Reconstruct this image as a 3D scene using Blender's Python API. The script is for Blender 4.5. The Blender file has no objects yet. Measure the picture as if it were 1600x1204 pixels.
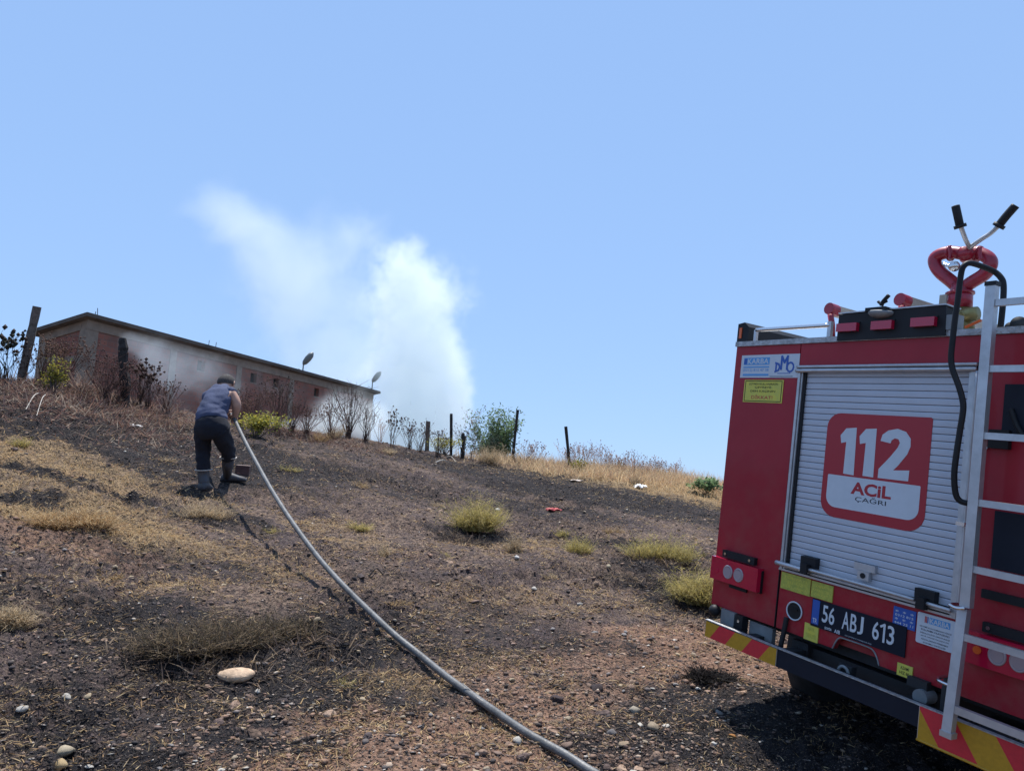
import bpy, bmesh, math, random
import numpy as np
from mathutils import Vector, Matrix

# ------------------------------------------------------------------ camera, sky, sun
random.seed(7); np.random.seed(7)
scene = bpy.context.scene
COL = scene.collection
FPX = 1130.0; CX, CY = 800.0, 602.0
PITCH, ROLL = math.radians(8.0), math.radians(2.2)
FWD = np.array([0, math.cos(PITCH), math.sin(PITCH)])
_r0 = np.array([1.0, 0, 0]); _u0 = np.array([0, -math.sin(PITCH), math.cos(PITCH)])
RT = math.cos(ROLL)*_r0 + math.sin(ROLL)*_u0
UP = math.cos(ROLL)*_u0 - math.sin(ROLL)*_r0
CAM = np.array([0, 0, 1.6])

cam_data = bpy.data.cameras.new("camera")
cam = bpy.data.objects.new("camera", cam_data); COL.objects.link(cam)
cam_data.sensor_width = 36.0
cam_data.lens = 36.0*FPX/1600.0
cam_data.clip_start = 0.05; cam_data.clip_end = 20000
cam.matrix_world = Matrix(((RT[0], UP[0], -FWD[0], CAM[0]), (RT[1], UP[1], -FWD[1], CAM[1]),
                           (RT[2], UP[2], -FWD[2], CAM[2]), (0, 0, 0, 1)))
scene.camera = cam

SUN_EL, SUN_AZ = math.radians(73), math.radians(1)      # azimuth from +Y towards +X
sun_dir = Vector((math.cos(SUN_EL)*math.sin(SUN_AZ), math.cos(SUN_EL)*math.cos(SUN_AZ), math.sin(SUN_EL)))
world = bpy.data.worlds.new("World"); scene.world = world; world.use_nodes = True
wn = world.node_tree; wn.nodes.clear()
w_out = wn.nodes.new('ShaderNodeOutputWorld'); w_bg = wn.nodes.new('ShaderNodeBackground')
w_sky = wn.nodes.new('ShaderNodeTexSky')
w_sky.sky_type = 'NISHITA'; w_sky.sun_disc = False
w_sky.sun_elevation = SUN_EL; w_sky.sun_rotation = SUN_AZ
w_sky.altitude = 0; w_sky.air_density = 1.0; w_sky.dust_density = 0.0; w_sky.ozone_density = 3.0
w_bg.inputs['Strength'].default_value = 0.14
# the phone's tone curve flattens the sky: soften its range evenly over the whole dome
w_gam = wn.nodes.new('ShaderNodeGamma'); w_gam.inputs['Gamma'].default_value = .27
w_mul = wn.nodes.new('ShaderNodeVectorMath'); w_mul.operation = 'MULTIPLY'; w_mul.inputs[1].default_value = (1.53, 2.16, 3.20)
wn.links.new(w_sky.outputs[0], w_gam.inputs[0]); wn.links.new(w_gam.outputs[0], w_mul.inputs[0]); wn.links.new(w_mul.outputs[0], w_bg.inputs[0]); wn.links.new(w_bg.outputs[0], w_out.inputs[0])
sl = bpy.data.lights.new("sun", 'SUN'); sl.energy = 5.0; sl.angle = math.radians(0.5); sl.color = (1.0, 0.965, 0.91)
so = bpy.data.objects.new("sun", sl); COL.objects.link(so)
so.rotation_euler = sun_dir.to_track_quat('Z', 'Y').to_euler(); so.location = (0, 0, 30)
scene.view_settings.view_transform = 'Standard'; scene.view_settings.look = 'None'
scene.view_settings.gamma = 1.0; scene.view_settings.exposure = 0.47
scene.view_settings.use_curve_mapping = False
scene.render.engine = 'CYCLES'
scene.cycles.volume_bounces = 10; scene.cycles.max_bounces = 12
scene.cycles.diffuse_bounces = 3; scene.cycles.transparent_max_bounces = 16
scene.cycles.volume_step_rate = 0.5; scene.cycles.volume_max_steps = 256

# ------------------------------------------------------------------ helpers
def ray(px, py):
    return (px-CX)/FPX*RT - (py-CY)/FPX*UP + FWD
def at(px, py, D):
    """the point seen at a photo pixel, D metres in front of the camera"""
    return CAM + ray(px, py)*D

def _hash(ix, iy, seed):
    h = (ix.astype(np.int64)*374761393 + iy.astype(np.int64)*668265263 + seed*974634777) & 0xffffffff
    h = ((h ^ (h >> 13))*1274126177) & 0xffffffff
    h = h ^ (h >> 16)
    return (h & 0xffff)/65535.0
def vnoise(x, y, seed=0):
    x = np.asarray(x, float); y = np.asarray(y, float)
    ix = np.floor(x); iy = np.floor(y); fx = x-ix; fy = y-iy
    fx = fx*fx*fx*(fx*(fx*6-15)+10); fy = fy*fy*fy*(fy*(fy*6-15)+10)
    a = _hash(ix, iy, seed); b = _hash(ix+1, iy, seed); c = _hash(ix, iy+1, seed); d = _hash(ix+1, iy+1, seed)
    return (a*(1-fx)+b*fx)*(1-fy) + (c*(1-fx)+d*fx)*fy
def fbm(x, y, seed=0, oct=4, gain=0.5):
    s = 0; a = 1; t = 0
    for o in range(oct):
        s = s + a*vnoise(x*2**o+13.7*o, y*2**o-7.1*o, seed+o); t += a; a *= gain
    return s/t
def sstep(a, b, x):
    t = np.clip((np.asarray(x, float)-a)/(b-a), 0, 1); return t*t*(3-2*t)

CREST = [(0, 592), (60, 595), (150, 607), (250, 637), (330, 651), (430, 669), (500, 677), (560, 685), (624, 696),
         (717, 715), (836, 729), (964, 737), (1067, 749), (1125, 759), (1300, 786), (1600, 832)]
_az, _te = [], []
for _p in CREST:
    _q = ray(*_p); _az.append(math.atan2(_q[0], _q[1])); _te.append(_q[2]/math.hypot(_q[0], _q[1]))
_az = [-math.pi, -1.9, -1.2] + _az + [1.3, 2.0, math.pi]
_te = [-0.05, -0.02, 0.08] + _te + [-0.05, -0.05, -0.05]
_RA = np.radians([-180, -60, -35, -20, 0, 12, 25, 60, 180]); _RC = [16, 14, 13, 14.5, 17.5, 19, 19.5, 18, 16]
def Hc(x, y):
    x = np.asarray(x, float); y = np.asarray(y, float)
    r = np.hypot(x, y); az = np.arctan2(x, y)
    te = np.interp(az, _az, _te); rc = np.interp(az, _RA, _RC)
    ux = x/np.maximum(r, 1e-6); uy = y/np.maximum(r, 1e-6)
    zc = 1.6 + rc*te; t = r/rc
    zin = .118*y - .08*x + (zc - (.118*uy-.08*ux)*rc)*np.clip(t, 0, 1)**2
    e = np.maximum(r-rc, 0)
    zout = zc + (te-.055)*30*(1-np.exp(-e/30.)) - .035*np.maximum(e-40, 0)*(1/(1+np.maximum(e-40, 0)/800))
    return np.where(r < rc, zin, zout), r, rc
def H(x, y):
    z, r, rc = Hc(x, y)
    n = .09*(fbm(x/1.6, y/1.6, 3, 3)-.5) + .08*(fbm(x/.42, y/.42, 11, 3)-.5)
    k = .35+1.1*sstep(.45, .62, fbm(x/.9, y/.9, 29, 2))
    n = n + .055*k*(vnoise(x/.13, y/.13, 21)-.5) + .034*k*(vnoise(x/.055, y/.055, 23)-.5) + .014*k*(vnoise(x/.027, y/.027, 25)-.5)
    return z + n*np.clip(r/2., 0, 1)
def Hs(x, y): return float(H(np.array([x]), np.array([y]))[0])
def ground(px, py, far=60.0):
    """where the ray through a photo pixel meets the ground"""
    q = ray(px, py); t = np.linspace(1.2, far, 3000); P = CAM[None]+q[None]*t[:, None]
    g = P[:, 2]-H(P[:, 0], P[:, 1]); k = np.where(g < 0)[0]
    if len(k) == 0:
        k0 = int(np.argmin(g)); p = P[k0]; return np.array([p[0], p[1], Hs(p[0], p[1])])
    k = k[0]; k = max(k, 1); a = g[k-1]/(g[k-1]-g[k]); p = P[k-1]*(1-a)+P[k]*a
    return np.array([p[0], p[1], Hs(p[0], p[1])])

def tag(o, label=None, cat=None, group=None, kind=None):
    if label: o['label'] = label
    if cat: o['category'] = cat
    if group: o['group'] = group
    if kind: o['kind'] = kind
    return o
def link(o, parent=None):
    COL.objects.link(o)
    if parent is not None: o.parent = parent
    return o
def empty(name, loc=(0, 0, 0), rz=0):
    e = bpy.data.objects.new(name, None); e.location = loc; e.rotation_euler = (0, 0, rz); e.empty_display_size = .2
    return link(e)
def bm_obj(name, bm, mat, parent=None, smooth=False, bevel=0):
    if bevel:
        bmesh.ops.bevel(bm, geom=[e for e in bm.edges if len(e.link_faces) == 2 and e.calc_face_angle(0) > .5], offset=bevel, segments=2, affect='EDGES', profile=.6)
    bmesh.ops.recalc_face_normals(bm, faces=bm.faces)
    me = bpy.data.meshes.new(name); bm.to_mesh(me); bm.free()
    if smooth:
        for p in me.polygons: p.use_smooth = True
    if mat is not None:
        for m in (mat if isinstance(mat, (list, tuple)) else [mat]): me.materials.append(m)
    return link(bpy.data.objects.new(name, me), parent)
def arr_mesh(name, V, F, colors=None, mats=(), smooth=False, attrs=None):
    V = np.ascontiguousarray(V, np.float32); F = np.ascontiguousarray(F, np.int32)
    me = bpy.data.meshes.new(name)
    me.vertices.add(len(V)); me.vertices.foreach_set('co', V.ravel())
    k = F.shape[1]
    me.loops.add(F.size); me.loops.foreach_set('vertex_index', F.ravel())
    me.polygons.add(len(F)); me.polygons.foreach_set('loop_start', np.arange(0, F.size, k, dtype=np.int32))
    me.polygons.foreach_set('loop_total', np.full(len(F), k, np.int32))
    if smooth: me.polygons.foreach_set('use_smooth', np.ones(len(F), bool))
    me.update(calc_edges=True)
    if colors is not None:
        a = me.color_attributes.new('col', 'FLOAT_COLOR', 'POINT')
        c = np.ones((len(V), 4), np.float32); c[:, :3] = colors; a.data.foreach_set('color', c.ravel())
    for n, v in (attrs or {}).items():
        a = me.attributes.new(n, 'FLOAT', 'POINT'); a.data.foreach_set('value', np.ascontiguousarray(v, np.float32))
    for m in mats: me.materials.append(m)
    return me
def box_bm(x0, x1, y0, y1, z0, z1, bm=None):
    bm = bm or bmesh.new()
    vs = [bm.verts.new((x, y, z)) for x in (x0, x1) for y in (y0, y1) for z in (z0, z1)]
    for f in ((0, 1, 3, 2), (4, 6, 7, 5), (0, 4, 5, 1), (2, 3, 7, 6), (0, 2, 6, 4), (1, 5, 7, 3)):
        bm.faces.new([vs[i] for i in f])
    return bm
def prism_bm(poly, y0, y1, bm=None):
    """poly in the x-z plane, extruded from y0 to y1"""
    bm = bm or bmesh.new()
    a = [bm.verts.new((p[0], y0, p[1])) for p in poly]; b = [bm.verts.new((p[0], y1, p[1])) for p in poly]
    bm.faces.new(a); bm.faces.new(list(reversed(b)))
    n = len(poly)
    for i in range(n): bm.faces.new((a[i], b[i], b[(i+1) % n], a[(i+1) % n]))
    return bm
def catmull(P, n=6, closed=False):
    P = [np.array(p, float) for p in P]; out = []
    N = len(P)
    for i in range(N if closed else N-1):
        if closed: p0, p1, p2, p3 = P[(i-1) % N], P[i], P[(i+1) % N], P[(i+2) % N]
        else: p0, p1, p2, p3 = P[max(i-1, 0)], P[i], P[i+1], P[min(i+2, N-1)]
        for k in range(n):
            t = k/n
            out.append(.5*((2*p1)+(-p0+p2)*t+(2*p0-5*p1+4*p2-p3)*t*t+(-p0+3*p1-3*p2+p3)*t**3))
    if not closed: out.append(P[-1])
    return out
def tube_bm(P, r, seg=10, bm=None, cap=True, closed=False):
    bm = bm or bmesh.new()
    P = [Vector(p) for p in P]; N = len(P)
    R = r if isinstance(r, (list, tuple, np.ndarray)) else [r]*N
    nrm = None; rings = []
    for i, p in enumerate(P):
        if closed: t = P[(i+1) % N]-P[(i-1) % N]
        else: t = P[min(i+1, N-1)]-P[max(i-1, 0)]
        t.normalize()
        if nrm is None:
            nrm = t.orthogonal().normalized()
        else:
            nrm = nrm - t*nrm.dot(t)
            nrm = nrm.normalized() if nrm.length > 1e-6 else t.orthogonal().normalized()
        b = t.cross(nrm)
        rings.append([bm.verts.new(p+(nrm*math.cos(2*math.pi*k/seg)+b*math.sin(2*math.pi*k/seg))*R[i]) for k in range(seg)])
    for i in range(N if closed else N-1):
        A, B = rings[i], rings[(i+1) % N]
        for k in range(seg): bm.faces.new((A[k], A[(k+1) % seg], B[(k+1) % seg], B[k]))
    if cap and not closed:
        bm.faces.new(list(reversed(rings[0]))); bm.faces.new(rings[-1])
    return bm
def cyl_bm(p0, p1, r, seg=20, bm=None): return tube_bm([p0, p1], r, seg, bm)

# ------------------------------------------------------------------ materials
def mat(name, color=(.5, .5, .5), rough=.5, metal=0., noise=0., nscale=8., bump=0., bscale=60., spec=.5, coat=0., col2=None):
    m = bpy.data.materials.new(name); m.use_nodes = True
    nt = m.node_tree; b = nt.nodes['Principled BSDF']
    b.inputs['Base Color'].default_value = (*color, 1); b.inputs['Roughness'].default_value = rough
    b.inputs['Metallic'].default_value = metal; b.inputs['Specular IOR Level'].default_value = spec
    b.inputs['Coat Weight'].default_value = coat; b.inputs['Coat Roughness'].default_value = .08
    tc = nt.nodes.new('ShaderNodeTexCoord')
    if noise:
        n = nt.nodes.new('ShaderNodeTexNoise'); n.inputs['Scale'].default_value = nscale; n.inputs['Detail'].default_value = 6; n.inputs['Roughness'].default_value = .65
        nt.links.new(tc.outputs['Object'], n.inputs['Vector'])
        cr = nt.nodes.new('ShaderNodeValToRGB')
        c2 = col2 or tuple(c*(1-noise) for c in color)
        cr.color_ramp.elements[0].color = (*c2, 1); cr.color_ramp.elements[0].position = .35
        cr.color_ramp.elements[1].color = (*color, 1); cr.color_ramp.elements[1].position = .62
        nt.links.new(n.outputs[0], cr.inputs[0]); nt.links.new(cr.outputs[0], b.inputs['Base Color'])
        mr = nt.nodes.new('ShaderNodeMapRange'); mr.inputs[3].default_value = min(1, rough+.15); mr.inputs[4].default_value = rough
        nt.links.new(n.outputs[0], mr.inputs[0]); nt.links.new(mr.outputs[0], b.inputs['Roughness'])
    if bump:
        n2 = nt.nodes.new('ShaderNodeTexNoise'); n2.inputs['Scale'].default_value = bscale; n2.inputs['Detail'].default_value = 4
        nt.links.new(tc.outputs['Object'], n2.inputs['Vector'])
        bp = nt.nodes.new('ShaderNodeBump'); bp.inputs['Strength'].default_value = bump; bp.inputs['Distance'].default_value = .01
        nt.links.new(n2.outputs[0], bp.inputs['Height']); nt.links.new(bp.outputs[0], b.inputs['Normal'])
    return m
def attr_mat(name, rough=.9, trans=0., bump=0., bscale=40., mottling=.35, mscale=30.):
    m = bpy.data.materials.new(name); m.use_nodes = True
    nt = m.node_tree; b = nt.nodes['Principled BSDF']
    a = nt.nodes.new('ShaderNodeAttribute'); a.attribute_name = 'col'
    b.inputs['Roughness'].default_value = rough; b.inputs['Specular IOR Level'].default_value = .25
    tc = nt.nodes.new('ShaderNodeTexCoord')
    n = nt.nodes.new('ShaderNodeTexNoise'); n.inputs['Scale'].default_value = mscale; n.inputs['Detail'].default_value = 5
    nt.links.new(tc.outputs['Object'], n.inputs['Vector'])
    mr = nt.nodes.new('ShaderNodeMapRange'); mr.inputs[1].default_value = .3; mr.inputs[2].default_value = .7
    mr.inputs[3].default_value = 1-mottling; mr.inputs[4].default_value = 1+mottling*.4
    nt.links.new(n.outputs[0], mr.inputs[0])
    mx = nt.nodes.new('ShaderNodeVectorMath'); mx.operation = 'SCALE'
    nt.links.new(a.outputs['Color'], mx.inputs[0]); nt.links.new(mr.outputs[0], mx.inputs['Scale'])
    nt.links.new(mx.outputs[0], b.inputs['Base Color'])
    if bump:
        bp = nt.nodes.new('ShaderNodeBump'); bp.inputs['Strength'].default_value = bump; bp.inputs['Distance'].default_value = .01
        n2 = nt.nodes.new('ShaderNodeTexNoise'); n2.inputs['Scale'].default_value = bscale; n2.inputs['Detail'].default_value = 5
        nt.links.new(tc.outputs['Object'], n2.inputs['Vector'])
        nt.links.new(n2.outputs[0], bp.inputs['Height']); nt.links.new(bp.outputs[0], b.inputs['Normal'])
    if trans:
        t = nt.nodes.new('ShaderNodeBsdfTranslucent'); ms = nt.nodes.new('ShaderNodeMixShader'); ms.inputs[0].default_value = trans
        nt.links.new(mx.outputs[0], t.inputs[0]); nt.links.new(b.outputs[0], ms.inputs[1]); nt.links.new(t.outputs[0], ms.inputs[2])
        nt.links.new(ms.outputs[0], nt.nodes['Material Output'].inputs[0])
    return m
M_STONE = attr_mat('stone', .85, 0, .5, 60, .4, 25)
M_PLANT = attr_mat('dry_plant', .8, .42, 0, 0, .25, 12)
M_LEAF = attr_mat('green_leaf', .6, .5, 0, 0, .25, 12)
M_CHARRED = mat('charred_wood', (.035, .03, .028), .9, noise=.6, nscale=14, bump=1., bscale=40)
M_GREYWOOD = mat('weathered_wood', (.16, .13, .11), .9, noise=.5, nscale=20, bump=.8, bscale=50)
M_CONCRETE = mat('concrete', (.25, .205, .16), .9, noise=.3, nscale=3, bump=.4, bscale=30)

# ------------------------------------------------------------------ ground
SPOTS = {'char_shade': [(60, 738, .5, .12, .9), (140, 765, .5, .12, .8), (10, 772, .8, .14, .9), (225, 735, .6, .2, .7), (390, 815, .35, .15, .7), (520, 745, 2.2, .9, .5), (680, 760, 2.0, .9, .5), (300, 880, .9, .3, .4), (620, 960, .7, .4, .45), (780, 980, .8, .4, .45), (880, 1000, .6, .3, .5), (120, 960, .8, .4, .5), (560, 1080, .6, .25, .6), (240, 1090, .7, .3, .6), (200, 700, 2.2, .6, .8), (400, 710, 1.6, .6, .8), (980, 850, .9, .4, .6), (250, 680, 2.6, 1.2, 1), (60, 650, 2.0, .9, .9), (150, 655, 1.6, .7, .8), (480, 700, 1.6, .8, .5), (560, 735, 1.0, .5, .6),
                  (640, 720, 1.2, .7, .5), (790, 740, 2.2, 1.2, .8), (930, 775, 2.2, 1.4, .9), (1050, 800, 1.6, 1.0, .7), (860, 800, 1.2, .7, .6),
                  (735, 835, .45, .3, .8), (470, 1000, .5, .35, .9), (430, 1040, .45, .3, .9), (500, 960, .4, .3, .5), (280, 990, .6, .4, .9), (330, 1040, .35, .25, .9),
                  (180, 1010, .4, .3, .6), (180, 1185, .35, .2, .9), (60, 1150, .4, .25, .6), (400, 1160, .3, .15, .8), (330, 1175, .3, .15, .6),
                  (1080, 1130, .35, .2, .8), (1150, 1175, .5, .25, 1), (1230, 1130, .6, .35, 1), (1330, 1160, .8, .5, 1), (1480, 1190, .8, .6, 1), (1050, 920, .5, .35, .9), (1015, 880, .5, .3, .8), (1080, 950, .4, .3, .7),  # spots below the bumper paint the truck's cast shadow into the ground colour
                  (975, 1170, .3, .15, .6), (640, 900, .8, .4, .3), (720, 1010, .5, .3, .5), (910, 1060, .4, .2, .4), (330, 810, .5, .25, .6), (270, 760, .8, .3, .5), (1190, 1080, .4, .2, .6),
                  (20, 780, .5, .12, .6)],
         'straw': [(240, 655, .9, .5, 1), (60, 712, 1.5, .7, .8), (100, 735, 1.1, .4, .7), (190, 755, 1.0, .3, .5), (120, 800, .7, .35, 1), (170, 790, .6, .3, .8), (20, 740, .8, .4, .7), (330, 780, .4, .2, .6),
                   (340, 860, .5, .22, .65), (250, 850, .5, .2, .5), (400, 870, .4, .18, .5), (510, 820, .5, .25, .55), (560, 850, .4, .2, .55), (470, 770, .5, .2, .4),
                   (620, 1000, .3, .15, .5), (610, 1060, .35, .15, .6), (900, 745, 2.0, .8, 1), (1010, 757, 2.6, 1.2, 1), (1100, 775, 2.2, 1.2, 1), (960, 738, 2.4, 1.2, 1),
                   (700, 960, .4, .2, .4), (790, 850, .5, .3, .5), (880, 850, .6, .3, .5), (820, 940, .5, .3, .4), (450, 900, .4, .2, .5), (1180, 790, 2.5, 1.5, 1), (1000, 950, .4, .25, .4), (240, 920, .5, .25, .4)],
         'red': [(620, 1180, .7, .3, 1), (480, 1190, .5, .2, 1), (760, 1130, .5, .25, .9), (850, 1180, .5, .2, .8), (700, 1150, .6, .2, .9), (110, 850, .7, .3, .6), (1100, 1010, .7, .35, .9),
                 (1030, 1030, .5, .3, .8), (960, 1060, .5, .3, .7), (1180, 1040, .5, .3, .9), (820, 1090, .5, .25, .7), (330, 1190, .3, .1, .6), (650, 880, .6, .3, .3), (60, 735, .8, .3, .5), (560, 1110, .4, .15, .8)]}
SP = {}
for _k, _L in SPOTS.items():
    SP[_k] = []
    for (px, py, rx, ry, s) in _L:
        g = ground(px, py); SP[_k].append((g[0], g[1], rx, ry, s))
def spot(kind, x, y):
    wx = x + .5*(fbm(x/.5, y/.5, 41, 4)-.5) ; wy = y + .5*(fbm(x/.5+9, y/.5+4, 47, 4)-.5)
    v = np.zeros_like(np.asarray(x, float))
    for (cx, cy, rx, ry, s) in SP[kind]:
        q = ((wx-cx)/(rx*1.15))**2 + ((wy-cy)/(ry*1.15))**2
        v = np.maximum(v, s*np.clip(1.25-q*.7, 0, 1))
    return np.clip(v, 0, 1)

azf = np.radians(np.concatenate([np.linspace(-180, -44, 70)[:-1], np.linspace(-44, 44, 760), np.linspace(44, 180, 70)[1:]]))
rr = np.concatenate([[0.02], np.geomspace(.5, 2.3, 40)[:-1], np.geomspace(2.3, 26, 620)[:-1], np.geomspace(26, 4000, 60)])
A, Rr = np.meshgrid(azf, rr)
GX = (Rr*np.sin(A)).ravel(); GY = (Rr*np.cos(A)).ravel(); GZ = H(GX, GY)
nA, nR = len(azf), len(rr)
ii, jj = np.meshgrid(np.arange(nR-1), np.arange(nA-1), indexing='ij')
q0 = (ii*nA+jj).ravel(); F = np.stack([q0, q0+1, q0+nA+1, q0+nA], 1)[:, ::-1]
att = {k: spot(k, GX, GY) for k in ('char_shade', 'straw', 'red')}
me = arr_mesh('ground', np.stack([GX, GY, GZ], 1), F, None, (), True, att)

def ground_material():
    m = bpy.data.materials.new('burnt_ground'); m.use_nodes = True
    nt = m.node_tree; N = nt.nodes; L = nt.links; b = N['Principled BSDF']
    b.inputs['Roughness'].default_value = .95; b.inputs['Specular IOR Level'].default_value = .15
    geo = N.new('ShaderNodeNewGeometry')
    def noise(scale, det=5, rough=.6, off=0):
        mp = N.new('ShaderNodeMapping'); mp.inputs['Location'].default_value = (off, off*.7, 0)
        L.new(geo.outputs['Position'], mp.inputs[0])
        n = N.new('ShaderNodeTexNoise'); n.inputs['Scale'].default_value = scale; n.inputs['Detail'].default_value = det; n.inputs['Roughness'].default_value = rough
        L.new(mp.outputs[0], n.inputs['Vector']); return n.outputs[0]
    def mr(v, a, c, lo=0., hi=1.):
        n = N.new('ShaderNodeMapRange'); n.inputs[1].default_value = a; n.inputs[2].default_value = c; n.inputs[3].default_value = lo; n.inputs[4].default_value = hi
        L.new(v, n.inputs[0]); return n.outputs[0]
    def math_(op, a, c):
        n = N.new('ShaderNodeMath'); n.operation = op
        for i, v in enumerate((a, c)):
            if isinstance(v, (int, float)): n.inputs[i].default_value = v
            else: L.new(v, n.inputs[i])
        return n.outputs[0]
    def mix(f, a, c):
        n = N.new('ShaderNodeMix'); n.data_type = 'RGBA'
        if isinstance(f, float): n.inputs[0].default_value = f
        else: L.new(f, n.inputs[0])
        for i, v in ((6, a), (7, c)):
            if isinstance(v, tuple): n.inputs[i].default_value = (*v, 1)
            else: L.new(v, n.inputs[i])
        return n.outputs[2]
    def attr(nm):
        n = N.new('ShaderNodeAttribute'); n.attribute_name = nm; return n.outputs['Fac']
    ch, stv, rd = attr('char_shade'), attr('straw'), attr('red')
    n1 = noise(1.1, 6, .65); n2 = noise(6, 6, .7, 3); n3 = noise(28, 5, .7, 7); n4 = noise(95, 4, .7, 11); n5 = noise(2.6, 5, .7, 19)
    soil = mix(mr(n3, .38, .64), (.10, .062, .050), (.37, .265, .195))
    ashy = mix(mr(n4, .40, .62), (.030, .023, .028), (.175, .130, .125))
    nm = math_('ADD', math_('MULTIPLY', n2, .6), math_('MULTIPLY', n3, .4))
    n2 = mr(nm, .2, .8)
    base = mix(mr(math_('ADD', nm, math_('MULTIPLY', n1, .6)), .70, .90), ashy, soil)
    redc = mix(mr(n3, .35, .7), (.21, .115, .078), (.46, .29, .20))
    base = mix(mr(math_('ADD', rd, math_('SUBTRACT', n2, .5)), .25, .75), base, redc)
    strc = mix(mr(n4, .3, .7), (.24, .155, .085), (.52, .37, .20))
    base = mix(mr(math_('ADD', stv, math_('ADD', math_('SUBTRACT', n5, .5), math_('MULTIPLY', math_('SUBTRACT', n2, .5), 1.2))), .35, 1.), base, strc)
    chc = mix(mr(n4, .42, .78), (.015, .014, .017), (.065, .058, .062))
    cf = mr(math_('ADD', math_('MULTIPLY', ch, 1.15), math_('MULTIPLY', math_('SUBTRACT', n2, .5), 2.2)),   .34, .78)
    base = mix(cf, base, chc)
    # scattered char flecks everywhere
    base = mix(math_('MULTIPLY', mr(noise(34, 5, .8, 23), .50, .57), .85), base, (.028, .025, .026))
    # pale flecks of straw and chips
    base = mix(math_('MULTIPLY', mr(noise(110, 4, .8, 31), .585, .66), .7), base, (.50, .38, .26))
    # ash
    base = mix(math_('MULTIPLY', mr(noise(3.3, 5, .7, 41), .66, .76), .45), base, (.24, .22, .21))
    L.new(base, b.inputs['Base Color'])
    hsum = math_('ADD', math_('MULTIPLY', n3, 1.0), math_('MULTIPLY', n4, .45))
    bp = N.new('ShaderNodeBump'); bp.inputs['Strength'].default_value = 1.0; bp.inputs['Distance'].default_value = .05
    L.new(hsum, bp.inputs['Height']); L.new(bp.outputs[0], b.inputs['Normal'])
    return m
me.materials.append(ground_material())
g_ob = link(bpy.data.objects.new('ground', me)); tag(g_ob, 'burnt stony hillside of brown earth, ash and dry grass', None, None, 'structure')
# ------------------------------------------------------------------ stones, gravel, litter, grass
def ico(sub=1):
    bm = bmesh.new(); bmesh.ops.create_icosphere(bm, subdivisions=sub, radius=1.0)
    V = np.array([v.co[:] for v in bm.verts]); Fc = np.array([[v.index for v in f.verts] for f in bm.faces]); bm.free()
    return V, Fc
ICO1, ICO2, ICO3 = ico(1), ico(2), ico(3)
rng = np.random.default_rng(5)
def stone_shape(sub, seed, flat=.55):
    V, Fc = sub; r = np.random.default_rng(seed)
    V = V.copy()
    for k in range(11):      # chop facets
        d = r.normal(size=3); d /= np.linalg.norm(d); h = r.uniform(.45, .85)
        s = V@d; V -= np.outer(np.maximum(s-h, 0), d)
    V *= 1+.10*np.sin(V@r.normal(size=3)*3+r.uniform(0, 6))[:, None]
    V *= np.array([1, r.uniform(.6, .95), flat*r.uniform(.75, 1.2)])
    return V, Fc
def scatter(protos, pos, scale, rotz, tilt, cols, pick):
    Vs, Fs, Cs = [], [], []; off = 0
    for k, (pv, pf) in enumerate(protos):
        idx = np.where(pick == k)[0]
        if len(idx) == 0: continue
        n = len(idx); c, s = np.cos(rotz[idx]), np.sin(rotz[idx]); ct, st = np.cos(tilt[idx]), np.sin(tilt[idx])
        P = pv[None]*scale[idx][:, None, None]
        y = P[..., 1]*ct[:, None]-P[..., 2]*st[:, None]; z = P[..., 1]*st[:, None]+P[..., 2]*ct[:, None]; x = P[..., 0]
        X = x*c[:, None]-y*s[:, None]; Y = x*s[:, None]+y*c[:, None]
        W = np.stack([X, Y, z], -1)+pos[idx][:, None]
        Vs.append(W.reshape(-1, 3)); Fs.append((pf[None]+(np.arange(n)*len(pv))[:, None, None]).reshape(-1, 3)+off)
        Cs.append(np.repeat(cols[idx], len(pv), 0)); off += n*len(pv)
    return np.concatenate(Vs), np.concatenate(Fs), np.concatenate(Cs)
PAL = np.array([(.30, .21, .15), (.38, .29, .22), (.26, .16, .115), (.20, .135, .105), (.46, .39, .31), (.28, .18, .13), (.08, .065, .06), (.20, .165, .15), (.36, .22, .15)])
def scatter_xy(n, r0, r1, az=43, power=1.0):
    u = rng.random(n); r = r0*(r1/r0)**u if power == 1 else (r0**power+(r1**power-r0**power)*u)**(1/power)
    a = np.radians(rng.uniform(-az, az, n)); return r*np.sin(a), r*np.cos(a), r
def gravel_weight(x, y):
    """stonier to the right of the hose and in the bare red earth"""
    return np.clip((.28 + .9*sstep(-.6, 1.0, x)*sstep(7.5, 3.5, y) + .7*spot('red', x, y) - .3*spot('straw', x, y))*(1-.92*spot('char_shade', x, y)*sstep(.9, 1.5, x)*sstep(4.9, 4.3, y)), .05, 1)  # stones thinned out inside the truck's painted shadow so it stays dark
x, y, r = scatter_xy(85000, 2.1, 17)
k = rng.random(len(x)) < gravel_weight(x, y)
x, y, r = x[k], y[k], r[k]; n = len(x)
sz = .0042*(1+rng.pareto(2.2, n)); sz = np.minimum(sz, .024)*(.75+.07*r)
col = PAL[rng.choice(len(PAL), n, p=[.15, .06, .19, .20, .03, .13, .12, .07, .05])]*rng.uniform(.6, 1.1, (n, 1))
P = np.stack([x, y, H(x, y)+sz*.22], 1)
protos = [stone_shape(ICO1, s, .5) for s in range(8)]
V, Fc, Cc = scatter(protos, P, sz, rng.uniform(0, 6.28, n), rng.uniform(-.4, .4, n), col, rng.integers(0, 8, n))
tag(link(bpy.data.objects.new('gravel', arr_mesh('gravel', V, Fc, Cc, (M_STONE,)))), 'loose gravel and earth crumbs strewn over the slope', None, None, 'stuff')

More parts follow.
